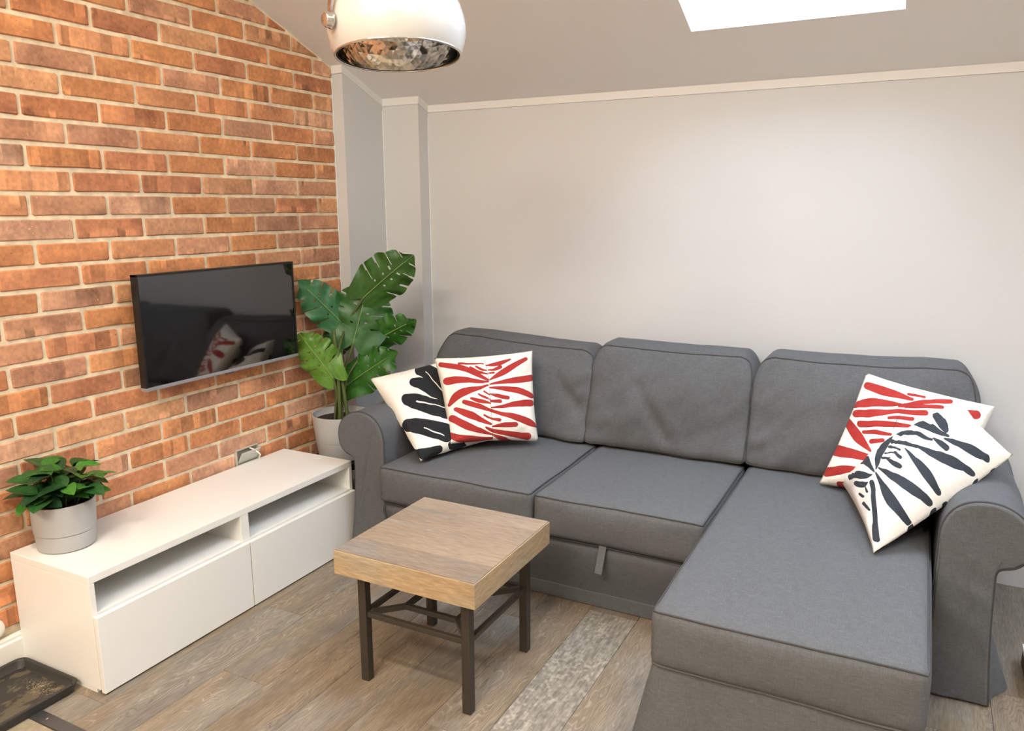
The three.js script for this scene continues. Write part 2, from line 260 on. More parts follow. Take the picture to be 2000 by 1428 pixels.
// ---------------------------------------------------------------- sofa
const sofa = thing('corner_sofa', 'dark grey linen corner sofa with rolled arms and chaise', 'sofa');
function padded(o) {                                    // a rounded, slightly bulging cushion; o.warp moves points afterwards
  const [x0, x1, y0, y1, z0, z1] = o.b, w = x1 - x0, h = y1 - y0, d = z1 - z0, r = o.r ?? 0.03, H = [w / 2, h / 2, d / 2], C = [(x0 + x1) / 2, (y0 + y1) / 2, (z0 + z1) / 2], bu = o.bulge ?? [0.01, 0.01, 0.01], st = o.step ?? 0.025;
  const g = new THREE.BoxGeometry(w, h, d, Math.ceil(w / st), Math.ceil(h / st), Math.ceil(d / st)), p = g.attributes.position;
  const f = (q) => {
    const a = [q.x, q.y, q.z], inn = a.map((v, i) => clamp(v, -(H[i] - r), H[i] - r)), e = a.map((v, i) => v - inn[i]), l = Math.hypot(...e) || 1;
    let out = a.map((v, i) => inn[i] + (l > 1e-6 ? (e[i] / l) * Math.min(r, l * 1.0001 > r ? r : l) : 0));
    const onFace = [0, 1, 2].map((i) => Math.abs(a[i]) > H[i] - 1e-5);
    if (onFace.filter(Boolean).length) out = out.map((v, i) => { if (!onFace[i]) return v; const j = (i + 1) % 3, k = (i + 2) % 3, s = (1 - (a[j] / H[j]) ** 2) * (1 - (a[k] / H[k]) ** 2); return v + Math.sign(a[i]) * bu[i] * s; });
    const v = V(out[0] + C[0], out[1] + C[1], out[2] + C[2]); if (o.warp) o.warp(v); return v;
  };
  const q = V(); for (let i = 0; i < p.count; i++) { q.fromBufferAttribute(p, i); const v = f(q); p.setXYZ(i, v.x, v.y, v.z); }
  smooth(g);
  const out = worldUV(g.toNonIndexed()); 
  return { geo: out, f, H, C };
}
function pipeRect(c, face, sign, r = 0.0035, inset = 0.7) {  // piping round the edge of one face of a padded cushion
  const j = (face + 1) % 3, k = (face + 2) % 3, pts = [], n = 22, rr = 0.045;
  const per = [[-1, -1, 1, -1], [1, -1, 1, 1], [1, 1, -1, 1], [-1, 1, -1, -1]];
  for (const [a, b, a2, b2] of per) for (let t = 0; t < n; t++) {
    const e = [0, 0, 0]; e[face] = sign * c.H[face]; e[j] = c.H[j] * lerp(a, a2, t / n); e[k] = c.H[k] * lerp(b, b2, t / n);
    pts.push(c.f(V(...e)));
  }
  return tube(pts, r, 200, 6, true);
}
const seatY = 0.425;
const creaseAt = (v, s, amp, fx, fy) => { const n = n2(v.x * fx + s, v.y * fy + v.z * fy, s, 3); return amp * n; };
// seats
for (const [x0, x1, s] of [[0.618, 1.292, 3], [1.300, 1.916, 4]]) {
  const c = padded({ b: [x0, x1, 0.272, seatY, 0.28, 0.955], r: 0.022, bulge: [0.004, 0.010, 0.010], warp: (v) => { v.y += creaseAt(v, s, 0.008, 5, 5) * sst(0.36, 0.42, v.y); v.z += creaseAt(v, s + 9, 0.012, 9, 12) * sst(0.9, 0.95, v.z); } });
  const m = mesh('seat_cushion', c.geo, linen, sofa);
  mesh('piping', pipeRect(c, 1, 1, 0.003), pipingCloth, m);
}
{
  const c = padded({ b: [1.926, 2.560, 0.268, 0.432, 0.28, 1.560], r: 0.024, bulge: [0.006, 0.012, 0.010], warp: (v) => { v.y += creaseAt(v, 21, 0.010, 4, 4) * sst(0.36, 0.42, v.y); v.z += creaseAt(v, 25, 0.010, 7, 10) * sst(1.5, 1.55, v.z); } });
  const m = mesh('chaise_cushion', c.geo, linen, sofa);
  mesh('piping', pipeRect(c, 1, 1, 0.003), pipingCloth, m); mesh('piping', pipeRect(c, 1, -1, 0.004), linen, m);
}
// base with the pull-out drawer front
{
  const c = padded({ b: [0.625, 1.95, 0.004, 0.270, 0.10, 0.862], r: 0.008, bulge: [0, 0, 0.004], step: 0.05, warp: (v) => { if (v.z > 0.8) v.z += 0.008 * n2(v.x * 3, v.y * 6, 31) + 0.068 * sst(0, 0.27, v.y); } });
  const m = mesh('drawer_base', c.geo, linen, sofa);
  mesh('hem', worldUV(rbox(0.63, 1.94, 0.002, 0.060, 0.855, 0.8690, 0.004).applyMatrix4(new THREE.Matrix4().makeRotationX(0.06)).translate(0, 0.053, 0.004)).translate(0, -0.002, 0), linen, m);
  mesh('piping', tube([V(0.63, 0.268, 0.934), V(1.2, 0.269, 0.937), V(1.94, 0.268, 0.934)], 0.004, 20, 6), pipingCloth, m);
  const t = merge([rbox(-0.0135, 0.0135, -0.095, 0.004, -0.0025, 0.0025, 0.002)]); t.rotateX(-0.30); t.rotateZ(-0.06); t.translate(1.567, 0.272, 0.942);
  mesh('pull_tab', worldUV(t), std({ color: new THREE.Color().setRGB(0.16, 0.163, 0.168), map: linenMap, roughness: 0.9 }), sofa);
}
// skirt under the chaise
{
  const pts = [], N = 120, M = 14, x0 = 1.934, x1 = 2.552, z0 = 0.86, z1 = 1.548, pos = [], uv = [], idx = [];
  const path = [[x0, z0], [x0, z1], [x1, z1], [x1, z0]], L = [z1 - z0, x1 - x0, z1 - z0], T = L[0] + L[1] + L[2];
  for (let i = 0; i <= N; i++) {
    let s = (i / N) * T, k = 0; while (k < 2 && s > L[k]) { s -= L[k]; k++; } const f = s / L[k];
    const x = lerp(path[k][0], path[k + 1][0], f), z = lerp(path[k][1], path[k + 1][1], f), along = (i / N) * T;
    const ox = clamp((x - (x0 + x1) / 2) / ((x1 - x0) / 2), -1, 1), oz = clamp((z - z0) / (z1 - z0)), edge = Math.max(Math.abs(ox), oz);
    for (let q = 0; q <= M; q++) {
      const d = q / M, fl = 0.055 * d ** 1.2, fold = 0.040 * d * (n2(along * 6, d * 0.7, 41) * 2);
      const nx = Math.abs(ox) > 0.985 ? Math.sign(ox) : 0, nz = k === 1 || oz > 0.985 ? 1 : 0;
      pos.push(x + (nx * fl * (ox < 0 ? 1 : 0.25)) + (k !== 1 ? Math.sign(ox) * fold : 0), lerp(0.275, 0.003, d), z + nz * fl * 0.8 + (k === 1 ? fold : 0)); uv.push(along, d * 0.27);
    }
  }
  for (let i = 0; i < N; i++) for (let q = 0; q < M; q++) { const a = i * (M + 1) + q, b = a + M + 1; idx.push(a, a + 1, b, b, a + 1, b + 1); }
  const g = new THREE.BufferGeometry(); g.setAttribute('position', new THREE.Float32BufferAttribute(pos, 3)); g.setAttribute('uv', new THREE.Float32BufferAttribute(uv, 2)); g.setIndex(idx); smooth(g);
  const m = mesh('skirt', g, linen, sofa); mesh('chaise_base', box(1.97, 2.53, 0.004, 0.27, 0.86, 1.50), linen, m);
}
// rolled arms: outline swept along z, front panel with creases
function arm(mirror, x) {
  const s = new THREE.Shape(), fl = mirror < 0 ? 0.03 : 0.012;   // local: inner face at 0, outwards is +
  s.moveTo(0, 0.004); s.lineTo(0, 0.49);
  s.bezierCurveTo(0, 0.575, 0.045, 0.618, 0.112, 0.618); s.bezierCurveTo(0.180, 0.618, 0.226, 0.570, 0.228, 0.513);
  s.bezierCurveTo(0.229, 0.466, 0.205, 0.438, 0.176, 0.432); s.bezierCurveTo(0.158, 0.428, 0.150, 0.424, 0.149, 0.405);
  s.bezierCurveTo(0.150, 0.3, 0.152, 0.2, 0.158 + fl, 0.004); s.lineTo(0, 0.004);
  const g = new THREE.ExtrudeGeometry(s, { depth: 0.66, bevelEnabled: true, bevelSize: 0.008, bevelThickness: 0.01, bevelSegments: 2, bevelOffset: -0.008, curveSegments: 14, steps: 14 });
  const nonI = new TessellateModifier(0.035, 6).modify(g.index ? g.toNonIndexed() : g), p = nonI.attributes.position;
  const pts = s.getPoints(14);
  for (let i = 0; i < p.count; i++) {
    let X = p.getX(i), Y = p.getY(i), Z = p.getZ(i);
    const inside = sst(0, 0.03, X) * sst(0, 0.03, 0.16 - X), fr = sst(0.66, 0.668, Z);
    const diag = n2((Y + X * 0.55) * 13, X * 2.5, mirror > 0 ? 51 : 55, 3);
    Z += fr * (0.004 + diag * (mirror > 0 ? 0.018 : 0.010) * (Y < 0.45 ? 1 : 0.4));
    if (fr < 0.5) { const out = X > 0.07 ? 1 : -1; X += out * 0.008 * n2(Z * 6, Y * 6 + X * 4, 57, 3) * (1 - sst(0.6, 0.67, Z)); }
    p.setXYZ(i, x + mirror * X, Y, 0.235 + Z);
  }
  if (mirror < 0) { for (let i = 0; i < p.count; i += 3) { const a = [p.getX(i + 1), p.getY(i + 1), p.getZ(i + 1)]; p.setXYZ(i + 1, p.getX(i + 2), p.getY(i + 2), p.getZ(i + 2)); p.setXYZ(i + 2, ...a); } }
  nonI.deleteAttribute('normal'); smooth(nonI);
  const m = mesh('armrest', worldUV(nonI), linen, sofa);
  const kept = []; for (const q of pts) if (!kept.length || q.distanceTo(kept[kept.length - 1]) > 0.003) kept.push(q);
  const loop = kept.slice(0, -1).map((q) => V(x + mirror * q.x, q.y, 0.235 + 0.664));
  mesh('piping', tube(loop, 0.0035, 160, 6), mirror > 0 ? pipingCloth : pipingCloth, m);
  return m;
}
arm(-1, 0.612);
const armR = arm(1, 2.574);
{ // loose kick pleat on the outer front corner of the right arm cover
  const pos = [], uv = [], idx = [], N = 16, M = 12;
  for (let i = 0; i <= N; i++) for (let q = 0; q <= M; q++) { const t = i / N, d = q / M, w = 0.006 + 0.075 * d; const ang = lerp(-0.25, 2.3, t); pos.push(2.722 + 0.012 * d + w * Math.sin(ang) * 0.8 + 0.008 * d * Math.sin(t * 14), lerp(0.235, 0.003, d), 0.86 - (1 - Math.cos(ang)) * 0.07 * d - 0.10 * t + 0.035 * d * (1 - t)); uv.push(t * 0.15, d * 0.25); }
  for (let i = 0; i < N; i++) for (let q = 0; q < M; q++) { const a = i * (M + 1) + q, b = a + M + 1; idx.push(a, b, a + 1, b, b + 1, a + 1); }
  const g = new THREE.BufferGeometry(); g.setAttribute('position', new THREE.Float32BufferAttribute(pos, 3)); g.setAttribute('uv', new THREE.Float32BufferAttribute(uv, 2)); g.setIndex(idx); smooth(g);
  mesh('pleat', g, linen, armR);
}
mesh('back_frame', worldUV(rbox(0.47, 2.70, 0.004, 0.62, 0.022, 0.17, 0.03, 3)), linen, sofa);
// back cushions: bottom front edge at z = .33, leaning back
for (const [x0, x1, y1, s, sag] of [[0.455, 1.258, 0.850, 61, 0.03], [1.236, 1.922, 0.866, 62, 0.024], [1.910, 2.676, 0.870, 63, 0.022]]) {
  const y0 = 0.432, side = s === 61 ? -1 : s === 63 ? 1 : 0;
  const c = padded({ b: [x0, x1, y0, y1, 0.07, 0.265], r: 0.032, bulge: [0.012, 0.012, 0.035], step: 0.02, warp: (v) => {
    const t = (v.y - y0) / (y1 - y0), xm = (v.x - x0) / (x1 - x0);
    v.z += 0.075 * (1 - t) - 0.035 * t;
    v.y -= sag * sst(0.6, 1, t) * (0.5 + 0.5 * Math.sin(xm * 4.2 + s)) * 0.8;
    const front = sst(0.16, 0.28, v.z), diagonal = n2(v.x * 2.2 + v.y * 3.2 + s, (v.y - v.x) * 7, s, 3), fine = n2(v.x * 12 + s, v.y * 9, s + 3, 3);
    v.z += front * (0.040 * diagonal + 0.014 * fine) - 0.03 * sst(0.75, 1, t) * front * (s === 61 ? 1 : 0.4);
    const cr = (xm * 1.25 + t * 0.55 - (s === 61 ? 1.35 : 0.75)); if (s !== 63) v.z -= front * 0.016 * Math.exp(-(cr * cr) / 0.0012) * sst(0.02, 0.2, t) * (1 - sst(0.5, 0.8, t));
    v.y += 0.01 * n2(v.x * 6, s, s + 7) * sst(0.85, 1, t);
    const ex = Math.abs(2 * xm - 1), kx = clamp((ex - 0.80) / 0.20), kt = clamp((t - 0.72) / 0.28); v.y -= 0.040 * kx * kx * kt; v.x -= Math.sign(xm - 0.5) * 0.022 * kt * kt * kx;
    v.z += front * sst(0.62, 1, ex) * 0.016 * n2(v.y * 30 + s, v.x * 5 - v.y * 8, s + 11, 2);
    if (side) { const e = side < 0 ? 1 - xm : xm; v.x += side * 0.02 * sst(0.9, 1, e) * (1 - t); }
  } });
  const m = mesh('back_cushion', c.geo, linen, sofa);
  mesh('piping', pipeRect(c, 2, 1, 0.0032), pipingCloth, m);
}

